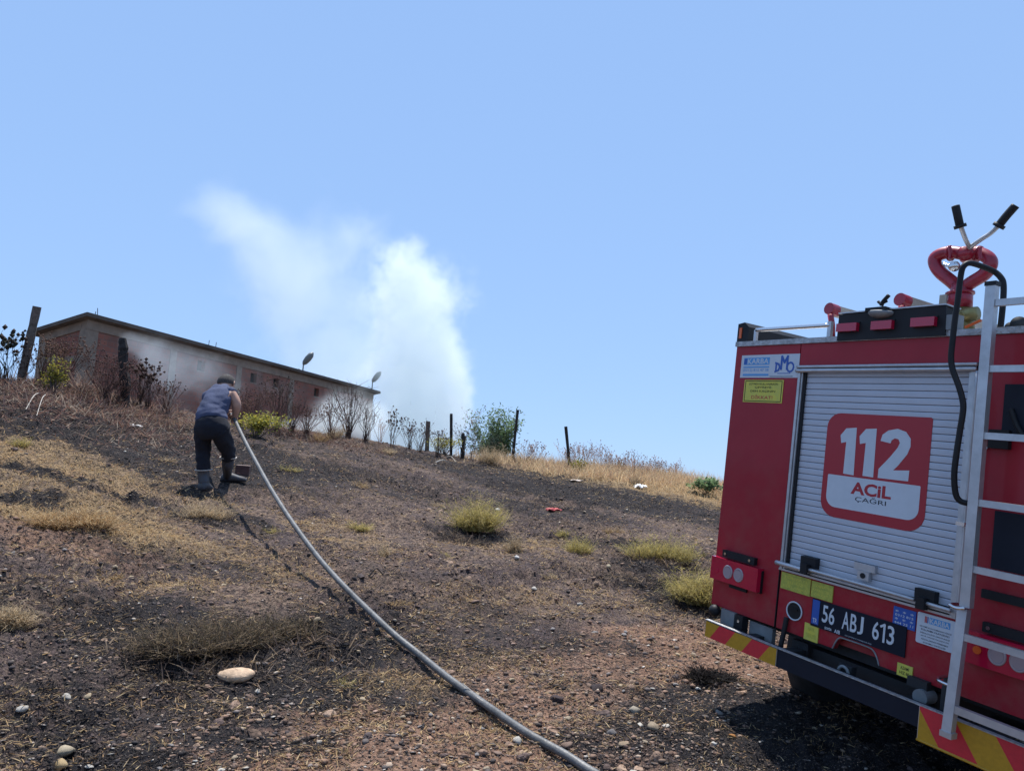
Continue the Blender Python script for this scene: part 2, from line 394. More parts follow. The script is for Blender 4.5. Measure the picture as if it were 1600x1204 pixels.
SHAPES = [stone_shape(ICO2, 100+s, .55) for s in range(10)]
STONE_ME = {}
def stone(loc, size, color, label, group=None, rot=None, flat=1., name='stone', shape=None, sink=.25):
    i = random.randrange(10) if shape is None else shape
    V, Fc = SHAPES[i]
    key = (i, tuple(round(c, 2) for c in color))
    if key not in STONE_ME:
        STONE_ME[key] = arr_mesh('stone', V, Fc, np.tile(np.array(color), (len(V), 1)), (M_STONE,), True)
    o = link(bpy.data.objects.new(name, STONE_ME[key]))
    sx = size if isinstance(size, (tuple, list)) else (size, size, size*flat)
    o.scale = sx; o.location = (loc[0], loc[1], loc[2]+sx[2]*.5*(.5-sink)*2)
    o.rotation_euler = (random.uniform(-.2, .2), random.uniform(-.2, .2), random.uniform(0, 6.28) if rot is None else rot)
    return tag(o, label, 'stone', group)
TAN = (.42, .33, .22); PALE = (.52, .48, .42); WHITE = (.66, .63, .58); BROWN = (.26, .18, .14); DARK = (.06, .05, .05); PINK = (.40, .27, .21); GREY = (.24, .22, .21)
GST = 'stones lying on the burnt slope'
hand = [((368, 1058), (.150, .075, .085), (.66, .50, .36), 'large smooth cream stone lying beside the dark olive bush', 0.1),
        ((495, 969), .032, TAN, 'rounded tan stone left of the hose below a pair of flat stones', None),
        ((503, 944), .034, PINK, 'flat pinkish stone leaning on another left of the hose', None),
        ((742, 941), (.052, .04, .035), (.33, .23, .18), 'square brown block of stone alone right of the hose', .3),
        ((905, 945), .034, PALE, 'pale flat stone on bare soil between hose and bumper', None),
        ((555, 906), .035, DARK, 'small charred lump of stone just right of the hose', None),
        ((715, 884), .04, BROWN, 'dark brown stone below the big straw-coloured bush', None),
        ((777, 798), .06, WHITE, 'white stone beside the big straw-coloured bush', None),
        ((808, 873), .05, WHITE, 'flat white stone below the small round dry tuft', None),
        ((735, 1086), .033, PALE, 'pale round stone touching the hose on the red earth', None),
        ((1118, 1065), .04, TAN, 'long tan stone propped against a charred clump near the bumper', None),
        ((1091, 1077), .028, WHITE, 'small white oval stone in front of the charred clump', None),
        ((1021, 1137), .045, (.34, .27, .19), 'grey-brown angular stone tipped on edge in the gravel', None),
        ((956, 1147), .033, GREY, 'round grey stone half sunk right of the hose end', None),
        ((990, 1112), .042, (.38, .33, .26), 'broad tan stone sunk in dark soil between hose and truck', None),
        ((1122, 1115), .03, (.3, .28, .26), 'round grey stone left of the truck shadow', None),
        ((100, 1178), .05, (.48, .40, .28), 'long yellowish stone near the lower left corner of the photo', None),
        ((95, 1197), .045, (.45, .33, .18), 'yellow-brown stone at the very bottom left', None),
        ((103, 1090), .028, PALE, 'pale slanted chip of stone in the lower left ash', None),
        ((137, 1089), .026, TAN, 'small tan stone beside a pale slanted chip', None),
        ((36, 1110), .03, PALE, 'pale flat chip nearest the left edge of the photo', None),
        ((1143, 1151), .03, (.42, .19, .06), 'orange-brown stone on black soil beside the truck shadow', None),
        ((1116, 1163), .022, WHITE, 'small white stone below the orange-brown stone', None),
        ((887, 1166), .04, BROWN, 'brown flat stone close right of the hose', None),
        ((975, 1165), .035, (.4, .3, .2), 'tan stone in dark gravel nearest the bottom edge of the photo', None),
        ((810, 1160), .035, PALE, 'pale stone between two red earth clods under the hose', None),
        ((868, 1095), .05, (.07, .05, .05), 'dark clod of earth in the gravel right of the hose', None),
        ((932, 1078), .05, (.06, .045, .045), 'blackened clod of earth midway between hose and bumper', None),
        ((950, 887), .05, (.42, .36, .25), 'yellowish flat slab uphill of the pale flat stone', None),
        ((835, 921), .035, PALE, 'pale stone uphill left of the square white slab', None),
        ((520, 1033), .022, WHITE, 'white chip in the black patch left of the hose', None),
        ((430, 1000), .02, PALE, 'tiny pale chip in the ash left of the hose', None)]
for (p, s, c, lab, fl) in hand[1:]:
    stone(ground(*p), s, tuple(v*.85 for v in c), lab, None, rot=fl)
V, Fc = ICO3; V = V*np.array([.094, .056, .030]); V = V*(1+.10*np.sin(V[:, :1]*38+1)+.06*np.sin(V[:, 1:2]*50+V[:, 2:3]*60))
V[:, 0] += .010*np.sin(V[:, 0]*30); g = ground(368, 1060)
big = link(bpy.data.objects.new('stone', arr_mesh('stone', V, Fc, np.tile(np.array([.52, .37, .25]), (len(V), 1)), (M_STONE,), True)))
big.location = g+np.array([0, 0, .018]); big.rotation_euler = (.1, -.02, .1); tag(big, hand[0][3], 'stone')
x, y, r = scatter_xy(900, 2.6, 12, 40)
k = rng.random(len(x)) < gravel_weight(x, y)*.8; x, y, r = x[k][:255], y[k][:255], r[k][:255]
PAL2 = [TAN, PALE, PINK, BROWN, GREY, BROWN, (.35, .28, .2)]
for i in range(len(x)):
    stone((x[i], y[i], Hs(x[i], y[i])), float(rng.uniform(.012, .028)*(.75+.07*r[i])), PAL2[int(rng.integers(0, 7))],
          'small rough field stone half sunk in the burnt earth of the slope', 'small field stones scattered on the slope', flat=.9)

def blades(pos, direc, length, width, cols, bend=.35, tip=.35):
    """bent tapering blades: 5 verts, 3 triangles each"""
    n = len(pos); d = direc/np.linalg.norm(direc, axis=1, keepdims=True)
    ang = rng.uniform(0, 6.283, n); side = np.stack([np.cos(ang), np.sin(ang), np.zeros(n)], 1)
    side = side-d*(side*d).sum(1, keepdims=True); side /= np.linalg.norm(side, axis=1, keepdims=True)+1e-9
    Lh = length[:, None]; w = (width*.5)[:, None]
    mid = pos+d*Lh*.55
    dz = np.zeros((n, 3)); dz[:, 2] = -1
    hor = d.copy(); hor[:, 2] = 0; hor /= np.linalg.norm(hor, axis=1, keepdims=True)+1e-6
    end = pos+d*Lh+(dz*.5+hor*.5)*Lh*np.asarray(bend).reshape(-1, 1)*rng.random((n, 1))
    V = np.stack([pos-side*w, pos+side*w, mid-side*w*.8, mid+side*w*.8, end], 1).reshape(-1, 3)
    o = (np.arange(n)*5)[:, None, None]
    Fc = (np.array([[0, 1, 3], [0, 3, 2], [2, 3, 4]])[None]+o).reshape(-1, 3)
    return V, Fc, np.repeat(cols, 5, 0)
def cat(parts):
    off = 0; Vs, Fs, Cs = [], [], []
    for V, Fc, C in parts:
        Vs.append(V); Fs.append(Fc+off); Cs.append(C); off += len(V)
    return np.concatenate(Vs), np.concatenate(Fs), np.concatenate(Cs)
STRAW = np.array([(.60, .43, .22), (.50, .34, .17), (.42, .27, .14), (.66, .50, .29), (.36, .22, .12)])
CHARC = np.array([(.03, .027, .027), (.06, .05, .048), (.10, .08, .07)])
# flat litter of straw, stubble and char
x, y, r = scatter_xy(300000, 2.1, 18)
st, chv = spot('straw', x, y), spot('char_shade', x, y)
cl = fbm(x/.25, y/.25, 61, 3)
k = rng.random(len(x)) < np.clip(.22+.9*st+.3*chv+(cl-.5)*2.2, .03, 1)
x, y, r, st, chv = x[k], y[k], r[k], st[k], chv[k]; n = len(x)
a = rng.uniform(0, 6.283, n); el = rng.uniform(0, .5, n)
d = np.stack([np.cos(a)*np.cos(el), np.sin(a)*np.cos(el), np.sin(el)], 1)
isch = rng.random(n) < np.clip(.30+.6*chv-.35*st, .03, .95)
col = np.where(isch[:, None], CHARC[rng.integers(0, 3, n)], STRAW[rng.integers(0, 5, n)])*rng.uniform(.55, 1.15, (n, 1))
V, Fc, Cc = blades(np.stack([x, y, H(x, y)+.003], 1), d, rng.uniform(.015, .055, n)*(.8+.06*r), rng.uniform(.0022, .0048, n)*(.8+.10*r), col, .2)
tag(link(bpy.data.objects.new('straw_litter', arr_mesh('straw_litter', V, Fc, Cc, (M_PLANT,)))), 'short burnt and dry straw lying over the slope', None, None, 'stuff')
# standing dry grass where the fire did not pass
x, y, r = scatter_xy(200000, 3, 21, 43)
st = spot('straw', x, y)*(1-spot('char_shade', x, y)); cl = fbm(x/.35, y/.35, 71, 3)
k = rng.random(len(x)) < np.clip(st*.9+(cl-.60)*1.9, 0, 1)*.7; x, y, r, st = x[k], y[k], r[k], st[k]; n = len(x)
lean = rng.normal(0, .45, (n, 2)); d = np.stack([lean[:, 0], lean[:, 1], np.ones(n)], 1)
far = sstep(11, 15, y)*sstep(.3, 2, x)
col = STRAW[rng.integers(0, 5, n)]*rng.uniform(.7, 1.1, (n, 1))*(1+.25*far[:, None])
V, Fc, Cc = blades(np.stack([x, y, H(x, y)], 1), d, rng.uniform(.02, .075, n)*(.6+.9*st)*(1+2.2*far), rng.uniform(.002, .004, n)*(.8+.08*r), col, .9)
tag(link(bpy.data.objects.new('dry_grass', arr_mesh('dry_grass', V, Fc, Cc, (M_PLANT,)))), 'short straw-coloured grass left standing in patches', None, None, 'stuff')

# ------------------------------------------------------------------ tufts and bushes
def tuft_mesh(name, w, h, n, cols, spread=1.0, width=.004, upright=.5, mats=None, twiggy=True, seed=1):
    rg = np.random.default_rng(seed)
    lob = rg.normal(0, w*.15, (5, 2)); base = lob[rg.integers(0, 5, n)]+rg.normal(0, w*.08, (n, 2)); hl = rg.uniform(.6, 1.15, 5)[rg.integers(0, 5, n)]; a = rg.uniform(0, 6.283, n); t = rg.random(n)**.55*spread
    d = np.stack([np.cos(a)*t*w*.5, np.sin(a)*t*w*.5, h*(1-.45*t*t)*(upright+(1-upright)*rg.random(n))], 1)
    L = np.linalg.norm(d, axis=1)*rg.uniform(.55, 1.1, n)*hl
    cc = cols[rg.integers(0, len(cols), n)]*rg.uniform(.65, 1.1, (n, 1))
    P0 = np.stack([base[:, 0], base[:, 1], np.full(n, -.02)], 1)
    parts = [blades(P0, d, L, np.full(n, width), cc, .25)]
    if twiggy:
        m = n*5; i = rg.integers(0, n, m); f = rg.uniform(.25, 1., m)
        dn = d/np.linalg.norm(d, axis=1, keepdims=True)
        P1 = P0[i]+dn[i]*(L[i]*f)[:, None]; dd = dn[i]*.5+rg.normal(0, .8, (m, 3)); dd[:, 2] = dd[:, 2]*.6+.15
        parts.append(blades(P1, dd, h*rg.uniform(.06, .24, m), np.full(m, width*.8), cols[rg.integers(0, len(cols), m)]*rg.uniform(.7, 1.15, (m, 1)), .3))
    V, Fc, Cc = cat(parts)
    return arr_mesh(name, V, Fc, Cc, (mats or M_PLANT,))
YG = np.array([(.56, .45, .14), (.47, .40, .13), (.60, .48, .22), (.40, .34, .14), (.30, .25, .12)])
OLIVE = np.array([(.10, .08, .045), (.16, .12, .075), (.03, .028, .025), (.32, .24, .15), (.20, .14, .09), (.05, .04, .04)])
TANC = np.array([(.52, .39, .24), (.44, .33, .20), (.58, .46, .30), (.34, .25, .16)])
YELLOW = np.array([(.50, .42, .06), (.40, .38, .08), (.22, .24, .07), (.30, .26, .06)])
GREEN = np.array([(.13, .20, .09), (.18, .26, .12), (.09, .14, .07), (.22, .30, .15)])
def tuft(px, py, wpx, hpx, cols, label, name='dry_bush', cat_='bush', dens=1., group=None, mats=None, seed=None, width=.004, upright=.4, g=None, twiggy=True):
    g = ground(px, py) if g is None else g
    D = float((g-CAM)@FWD); w = wpx/FPX*D; h = hpx/FPX*D
    n = int(260*dens*max(.5, wpx/70)**1.4)
    me = tuft_mesh(name, w, h, n, cols, 1., width*(.7+.06*D), upright, mats, twiggy, seed or int(px*7+py))
    o = link(bpy.data.objects.new(name, me)); o.location = g
    return tag(o, label, cat_, group)
tuft(737, 826, 98, 66, YG, 'big rounded straw-yellow dry bush in the middle of the slope', dens=2.6)
tuft(601, 868, 34, 34, TANC, 'small round tan dry tuft right of the hose', dens=1.4)
tuft(803, 860, 36, 42, TANC, 'pale upright dry tuft right of the big yellow bush', dens=1.4)
tuft(905, 862, 55, 42, YG, 'loose yellowish dry bush left of the wide low one', dens=1.2)
tuft(1030, 872, 100, 54, YG, 'wide low straw-yellow bush uphill of the truck', dens=1.7)
tuft(1083, 938, 100, 72, YG, 'yellow-green dry bush growing right against the truck corner', dens=2.6)
tuft(562, 826, 52, 22, YG, 'low flat yellowish cushion of grass right of the hose', 'grass_tuft', 'grass tuft', 1.2)
tuft(100, 822, 130, 50, STRAW, 'wide straw mound of dry grass near the left edge', 'grass_tuft', 'grass tuft', 2.2)
tuft(322, 806, 110, 40, TANC, 'tan wispy grass at the boots of the man', 'grass_tuft', 'grass tuft', .8)
tuft(14, 975, 80, 62, TANC, 'tan dry bush cut by the left edge of the photo', dens=2.2)
tuft(305, 1008, 185, 66, OLIVE, 'big dark olive scorched bush left of the cream stone', 'scorched_bush', dens=2.0)
tuft(440, 990, 120, 60, OLIVE, 'lower scorched bush between the dark olive bush and the hose', 'scorched_bush', dens=1.3)
tuft(500, 690, 42, 30, STRAW, 'small straw tuft on the crest below the leafless shrubs', 'grass_tuft', 'grass tuft', 1.)
tuft(520, 683, 40, 34, TANC, 'brown dry tuft on the crest left of the leafless shrubs', 'grass_tuft', 'grass tuft', 1.2)
tuft(37, 697, 40, 26, YG, 'small yellow-green tuft at the top of the left straw patch', 'grass_tuft', 'grass tuft', 1.2)
tuft(880, 835, 34, 18, YG, 'low scrubby tuft uphill of the loose yellowish bush', 'grass_tuft', 'grass tuft', 1.)
tuft(608, 708, 40, 18, TANC, 'reddish dry tuft just under the crest', 'grass_tuft', 'grass tuft', 1.2)
tuft(990, 758, 34, 26, OLIVE*1.6, 'dark olive tuft in the bright dry grass on the right crest', 'grass_tuft', 'grass tuft', 1.2)
tuft(770, 712, 50, 34, TANC, 'tan dry clump at the foot of the green tree', 'grass_tuft', 'grass tuft', 1.3)
tuft(800, 722, 60, 34, TANC, 'tan dry clump around the foot of the leaning fence post', 'grass_tuft', 'grass tuft', 1.3)
for i, (px, py) in enumerate([(560, 760), (450, 735), (680, 790), (960, 830), (700, 870), (860, 900), (180, 900), (420, 830), (260, 720), (620, 940), (540, 1065), (880, 1130), (200, 1150)]):
    tuft(px, py, 40, 16, (STRAW*.8, YG, TANC)[i % 3], 'low wisp of dry grass lying in the burnt slope', 'grass_tuft', 'grass tuft', .7, 'low wisps of dry grass on the slope')
def leafy(px, py, wpx, hpx, cols, label, name, cat_, n=900, g=None, leaf=.03):
    g = ground(px, py) if g is None else g; D = float((g-CAM)@FWD); w = wpx/FPX*D; h = hpx/FPX*D
    rg = np.random.default_rng(int(px*3+py))
    K = 12; cen = np.stack([rg.normal(0, w*.24, K), rg.normal(0, w*.22, K), rg.uniform(.3, .85, K)*h], 1)
    i = rg.integers(0, K, n); P = cen[i]+rg.normal(0, 1, (n, 3))*np.array([w*.13, w*.13, h*.13]); P[:, 2] = np.clip(P[:, 2], 0, None)
    d = rg.normal(0, 1, (n, 3)); d[:, 2] = np.abs(d[:, 2])*.8
    lv = blades(P, d, rg.uniform(.6, 1.3, n)*leaf, np.full(n, leaf*.45), cols[rg.integers(0, len(cols), n)]*rg.uniform(.6, 1.2, (n, 1)), .3)
    top = link(bpy.data.objects.new(name, arr_mesh('leaves', *lv, (M_LEAF,)))); top.location = g
    bm = bmesh.new()
    for c in cen: tube_bm([(0, 0, -.05), tuple(c*.5+rg.normal(0, .02, 3)), tuple(c)], [.012, .008, .003], 4, bm)
    bm_obj('stem', bm, M_GREYWOOD, top, True)
    return tag(top, label, cat_)
leafy(400, 684, 56, 40, YELLOW, 'yellow-flowering green bush right of the man', 'flowering_bush', 'bush', 1400, leaf=.05)
leafy(695, 708, 52, 26, YELLOW, 'low yellow-flowering bush at the foot of the thin straight post', 'flowering_bush', 'bush', 900, leaf=.045)
leafy(82, 612, 34, 50, YELLOW*.8, 'narrow yellow-green bush in front of the far left corner of the building', 'flowering_bush', 'bush', 800, leaf=.04)
leafy(1105, 772, 42, 24, GREEN*1.3, 'small bright green weed on the crest beside the truck', 'green_weed', 'weed', 500, leaf=.09)
leafy(905, 742, 26, 24, YELLOW*.7, 'yellow-green weed right of the lone right fence post', 'green_weed', 'weed', 300, leaf=.06)
leafy(968, 740, 22, 20, YELLOW*.7, 'yellow-green weed amid the dry stalks on the right crest', 'green_weed', 'weed', 250, leaf=.06)

# ------------------------------------------------------------------ dead stalks and shrubs on the crest
def stalk_mesh(h, spread, n, heads, seed, col, thick=.006, headr=.014):
    rg = np.random.default_rng(seed); Vs, Fs, Cs = [], [], []; off = 0
    oct_v = np.array([(1, 0, 0), (-1, 0, 0), (0, 1, 0), (0, -1, 0), (0, 0, 1), (0, 0, -1.)]); oct_f = np.array([(0, 2, 4), (2, 1, 4), (1, 3, 4), (3, 0, 4), (2, 0, 5), (1, 2, 5), (3, 1, 5), (0, 3, 5)])
    def seg(P, R, c):
        nonlocal off
        m = len(P); V = []
        for k in range(m):
            t = P[min(k+1, m-1)]-P[max(k-1, 0)]; t = t/(np.linalg.norm(t)+1e-9); a = np.cross(t, [0.3, .9, .1]); a /= np.linalg.norm(a)+1e-9; b = np.cross(t, a)
            for j in range(3): V.append(P[k]+(a*math.cos(2.094*j)+b*math.sin(2.094*j))*R[k])
        Fc = []
        for k in range(m-1):
            for j in range(3):
                p, q = k*3+j, k*3+(j+1) % 3; Fc += [(p, q, q+3), (p, q+3, p+3)]
        Vs.append(np.array(V)); Fs.append(np.array(Fc)+off); Cs.append(np.tile(c, (len(V), 1))); off += len(V)
    def head(p, c):
        nonlocal off
        Vs.append(oct_v*headr*rg.uniform(.6, 1.4)+p); Fs.append(oct_f+off); Cs.append(np.tile(c, (6, 1))); off += 6
    for i in range(n):
        a = rg.uniform(0, 6.283); t = rg.random()**.7*spread; hh = h*rg.uniform(.6, 1.0)
        P0 = np.array([rg.normal(0, .03), rg.normal(0, .03), -.05]); P3 = np.array([math.cos(a)*t*h, math.sin(a)*t*h, hh])
        P1 = P0*.66+P3*.34+rg.normal(0, .03*h, 3)-np.array([P3[0], P3[1], 0])*.15; P2 = P0*.33+P3*.67+rg.normal(0, .03*h, 3)
        c = col[rg.integers(0, len(col))]*rg.uniform(.7, 1.2)
        seg(np.array([P0, P1, P2, P3]), [thick, thick*.8, thick*.6, thick*.35], c)
        if heads: head(P3, c*.9)
        for b in range(rg.integers(2, 5)):
            f = rg.uniform(.45, .95); s = P1+(P3-P1)*f; e = s+np.array([rg.normal(0, .1*h), rg.normal(0, .1*h), rg.uniform(.08, .22)*h])
            seg(np.array([s, (s+e)/2+rg.normal(0, .01*h, 3), e]), [thick*.5, thick*.4, thick*.25], c)
            if heads: head(e, c*.8)
    return arr_mesh('stalks', np.concatenate(Vs), np.concatenate(Fs), np.concatenate(Cs), (M_PLANT,))
DEADC = np.array([(.14, .09, .08), (.20, .13, .10), (.10, .07, .06)])
PALEC = np.array([(.66, .48, .40), (.50, .35, .30), (.74, .56, .44)])
def stalks(px, py, hpx, spread, n, heads, col, label, name='dead_shrub', cat_='shrub', group=None, thick=.006, dD=0., headr=.014):
    g = ground(px, py)
    if dD:
        v = (g-CAM)*np.array([1, 1, 0]); v /= np.linalg.norm(v); g = g+v*dD; g[2] = Hs(g[0], g[1])
    D = float((g-CAM)@FWD); h = hpx/FPX*D
    me = stalk_mesh(h, spread, n, heads, int(px*11+py), col, thick, headr)
    o = link(bpy.data.objects.new(name, me)); o.location = g; return tag(o, label, cat_, group)
stalks(545, 684, 88, .55, 34, False, DEADC, 'tall fan-shaped leafless shrub near the right end of the building', thick=.008)
stalks(571, 688, 56, .45, 18, False, DEADC, 'narrow leafless shrub right of the tall fan-shaped one', thick=.007)
stalks(432, 671, 84, .5, 36, True, DEADC, 'dark bushy dead shrub in front of the long brick wall')
stalks(455, 674, 60, .6, 22, False, DEADC, 'thin dead shrub right of the dark bushy one before the wall')
stalks(596, 695, 44, .4, 8, False, PALEC, 'small pale leafless shrub left of the tall seed heads')
stalks(612, 698, 60, .38, 12, True, DEADC, 'tall weed with dark seed heads standing in the smoke', 'seed_stalk', 'weed', thick=.006, headr=.02)
stalks(640, 702, 46, .45, 16, True, DEADC, 'dead weed left of the short thick post', 'seed_stalk', 'weed')
stalks(655, 706, 50, .4, 16, True, DEADC, 'dead weed just left of the short thick post with dark heads', 'seed_stalk', 'weed')
stalks(684, 711, 42, .5, 16, True, DEADC, 'dead weed between the short thick post and the thin straight post', 'seed_stalk', 'weed')
stalks(737, 716, 92, .16, 5, True, PALEC*.8, 'single tall thin weed rising out of the smoke edge', 'seed_stalk', 'weed')
stalks(720, 714, 50, .35, 12, True, DEADC, 'dead weed at the foot of the blackened stump left of the green tree', 'seed_stalk', 'weed')
stalks(822, 727, 40, .5, 14, True, PALEC*.8, 'dry weed right of the leaning fence post', 'seed_stalk', 'weed')
stalks(838, 729, 34, .6, 14, True, PALEC*.8, 'dry weed with open seed heads between the two right fence posts', 'seed_stalk', 'weed')
stalks(100, 600, 76, .55, 40, True, np.array([(.26, .15, .11), (.20, .12, .09)]), 'reddish tangled dead shrub against the left end of the building')
stalks(62, 598, 66, .5, 24, True, np.array([(.26, .17, .12), (.18, .12, .09)]), 'tangled dead shrub right of the leaning wooden post')
stalks(163, 632, 84, .5, 40, True, np.array([(.20, .12, .10), (.15, .09, .08)]), 'brown dead shrub just left of the charred post')
stalks(216, 636, 72, .5, 26, True, DEADC, 'dead shrub with round dark heads right of the charred post', headr=.024)
stalks(232, 642, 50, .6, 22, False, DEADC, 'low dead shrub further right of the charred post')
stalks(128, 618, 46, .8, 26, False, PALEC*.7, 'low brown dead shrub below the concrete corner column')
stalks(8, 596, 82, .4, 20, True, np.array([(.07, .07, .05), (.12, .09, .08)]), 'dark leafy dead shrub at the left edge of the photo', headr=.035)
stalks(34, 596, 46, .6, 14, True, DEADC, 'small dead shrub behind the leaning wooden post')
stalks(262, 652, 34, .8, 18, False, PALEC*.7, 'low dry shrub left of the man')
rs = random.Random(3)
for i in range(34):
    px = 882+i*5.4+rs.uniform(-3, 3); py = 734+(px-884)*.09+rs.uniform(-1, 3); hp = (46-20*(px-884)/180)*rs.uniform(.75, 1.15)
    stalks(px, py, hp, .40, 7, True, PALEC, 'pinkish dry stalk with seed heads in the row along the right crest', 'seed_stalk', 'weed', 'dry stalks along the right crest', thick=.0055, headr=.012)

# green tree half hidden by smoke
g = ground(765, 715); D = float((g-CAM)@FWD); g = g+np.array([0, 1.5, 0]); g[2] = Hs(g[0], g[1]); D = float((g-CAM)@FWD)
tree = empty('small_tree', g); tag(tree, 'small green broadleaf tree on the crest behind the smoke', 'tree')
s = D/FPX; rg = np.random.default_rng(77)
bm = bmesh.new(); tips = []
tube_bm([(0, 0, -.2), (.02, 0, .25*s*80), (.0, .05, .45*s*80)], [.05, .04, .025], 7, bm)
for kk in range(26):
    a = rg.uniform(0, 6.28); tp = np.array([math.cos(a)*s*46*rg.uniform(.4, 1), math.sin(a)*s*40*rg.uniform(.4, 1), s*rg.uniform(22, 78)])
    tube_bm([(0, 0, .1), tuple(tp*np.array([.4, .4, .55])), tuple(tp)], [.02, .012, .004], 5, bm); tips.append(tp)
bm_obj('trunk', bm, M_GREYWOOD, tree, True)
n = 9000; i = rg.integers(0, len(tips), n); f = rg.uniform(.35, 1.1, n)
P = np.array(tips)[i]*f[:, None]*np.array([1, 1, 1])+rg.normal(0, s*6.5, (n, 3)); P[:, 2] = np.clip(P[:, 2], .1, None)
d = rg.normal(0, 1, (n, 3)); d[:, 2] = d[:, 2]*.6+.3
Lf = blades(P, d, rg.uniform(.05, .10, n), rg.uniform(.02, .04, n), GREEN[rg.integers(0, 4, n)]*rg.uniform(.6, 1.2, (n, 1)), .3)
link(bpy.data.objects.new('crown', arr_mesh('crown', *Lf, (M_LEAF,))), tree)

# ------------------------------------------------------------------ posts, sticks, small litter
def post(pb, pt, wpx, label, m, name='fence_post', group=None, ragged=0., cat_='post', dD=0.):
    g = ground(*pb)
    if dD:
        v = (g-CAM)*np.array([1, 1, 0]); v /= np.linalg.norm(v); g = g+v*dD; g[2] = Hs(g[0], g[1])
    D = float((g-CAM)@FWD); t = at(pt[0], pt[1], D+.05); r = wpx*.5*D/FPX
    P = [g-(t-g)*.12]+[g+(t-g)*f for f in np.linspace(0, 1, 9 if not ragged else 22)]
    rp = random.Random(int(pb[0])); R = [r*(1+rp.uniform(-.10-ragged*.35, .10+ragged*.35)) for _ in P]
    if ragged: P = [p+np.array([rp.uniform(-1, 1), 0, 0])*r*ragged*.5 for p in P]; R[-1] *= .6
    P = [Vector(p)-Vector(g) for p in P]
    o = bm_obj(name, tube_bm(P, R, 9), m, None, False); o.location = g
    return tag(o, label, cat_, group)
post((33, 592), (58, 479), 12, 'thick weathered wooden post leaning right at the left edge', M_GREYWOOD)
post((197, 636), (191, 528), 14, 'thick charred black post in front of the building, smoking', M_CHARRED, 'charred_post', ragged=.35)
post((667, 702), (669, 658), 7, 'short thick grey post in the smoke', M_GREYWOOD)
post((705, 708), (705, 646), 4.5, 'thin straight dark post behind the yellow-flowering bush', M_CHARRED)
post((723, 715), (724, 676), 6, 'blackened jagged stump left of the green tree', M_CHARRED, 'charred_post', ragged=.3)
post((800, 723), (809, 640), 4.5, 'thin dark fence post leaning right beside the green tree', M_CHARRED)
post((891, 737), (884, 666), 5, 'lone dark fence post leaning left on the right crest', M_CHARRED)
def stick(p0, p1, lift, r, label, m, name='stick', mid=None):
    a, b = ground(*p0), ground(*p1); a = a+np.array([0, 0, lift]); b = b+np.array([0, 0, lift*.5]); c = (a+b)/2+np.array([0, 0, .05+lift*.5]) if mid is None else mid
    P = [Vector(q)-Vector(a) for q in catmull([a, c, b], 4)]
    o = bm_obj(name, tube_bm(P, [r*(1-.06*i) for i in range(len(P))], 6), m); o.location = a; return tag(o, label, 'stick')
M_PALEWOOD = mat('pale_wood', (.45, .41, .36), .8, noise=.3)
stick((62, 618), (40, 642), .04, .008, 'pale bare branch lying left on the black mound', M_PALEWOOD)
stick((70, 622), (57, 652), .05, .007, 'second pale bare branch, right of the first on the mound', M_PALEWOOD)
stick((680, 724), (703, 724), .02, .012, 'white stick lying flat below the low yellow bush', M_PALEWOOD)
stick((576, 902), (598, 898), .01, .008, 'short dark twig right of the hose uphill of the bare soil', M_CHARRED)
stick((698, 715), (712, 722), .02, .010, 'bent white stick crossing above the flat one', M_PALEWOOD)
def rag(p, w, m, label, name, cat_, h=.05):
    g = ground(*p); rg = np.random.default_rng(int(p[0])); D = float((g-CAM)@FWD); w = w/FPX*D
    bm = bmesh.new(); bmesh.ops.create_grid(bm, x_segments=12, y_segments=10, size=.5)
    ph = rg.uniform(0, 6, 6)
    for v in bm.verts:
        x, y = v.co.x, v.co.y; q = 1+.25*math.sin(5*math.atan2(y, x)+ph[0])
        v.co = Vector((x*w*q, y*w*.7*q, h*(.5+.5*math.sin(x*9+ph[1]+2*math.sin(y*7)))*(1-1.3*(x*x+y*y))+.015))
    bmesh.ops.solidify(bm, geom=bm.faces[:], thickness=.003)
    o = bm_obj(name, bm, m, None, True); o.location = g; return tag(o, label, cat_)
rag((865, 799), 20, mat('red_plastic', (.45, .06, .06), .6, noise=.3), 'crumpled red rag on the burnt ground uphill of the bushes', 'rag', 'rag')
rag((1000, 763), 18, mat('white_plastic', (.75, .75, .75), .5), 'white plastic bag caught on the edge of the bright dry grass', 'plastic_bag', 'plastic bag', .09)
rag((899, 752), 20, mat('pale_paper', (.6, .5, .42), .8), 'pale crumpled paper left of the white plastic bag', 'paper_scrap', 'paper', .03)
rag((210, 668), 16, mat('grey_paper', (.5, .48, .45), .8), 'grey scrap of paper in the black ash left of the man', 'paper_scrap', 'paper', .04)
# reddish hollow brick by the man's boot
g = ground(379, 741); bm = box_bm(-.085, .085, -.06, .06, -.02, .11)
brick = bm_obj('brick_block', bm, mat('burnt_brick', (.10, .05, .045), .9, noise=.4, bump=.5), None, False, .008); brick.location = g; brick.rotation_euler = (.05, .03, .2)
tag(brick, 'dark red brick block standing on the ground right of the man', 'brick')
bm_obj('mortar', box_bm(-.082, .082, -.057, .057, .111, .118), mat('old_mortar', (.34, .25, .21), .9, noise=.4), brick, False, .003)
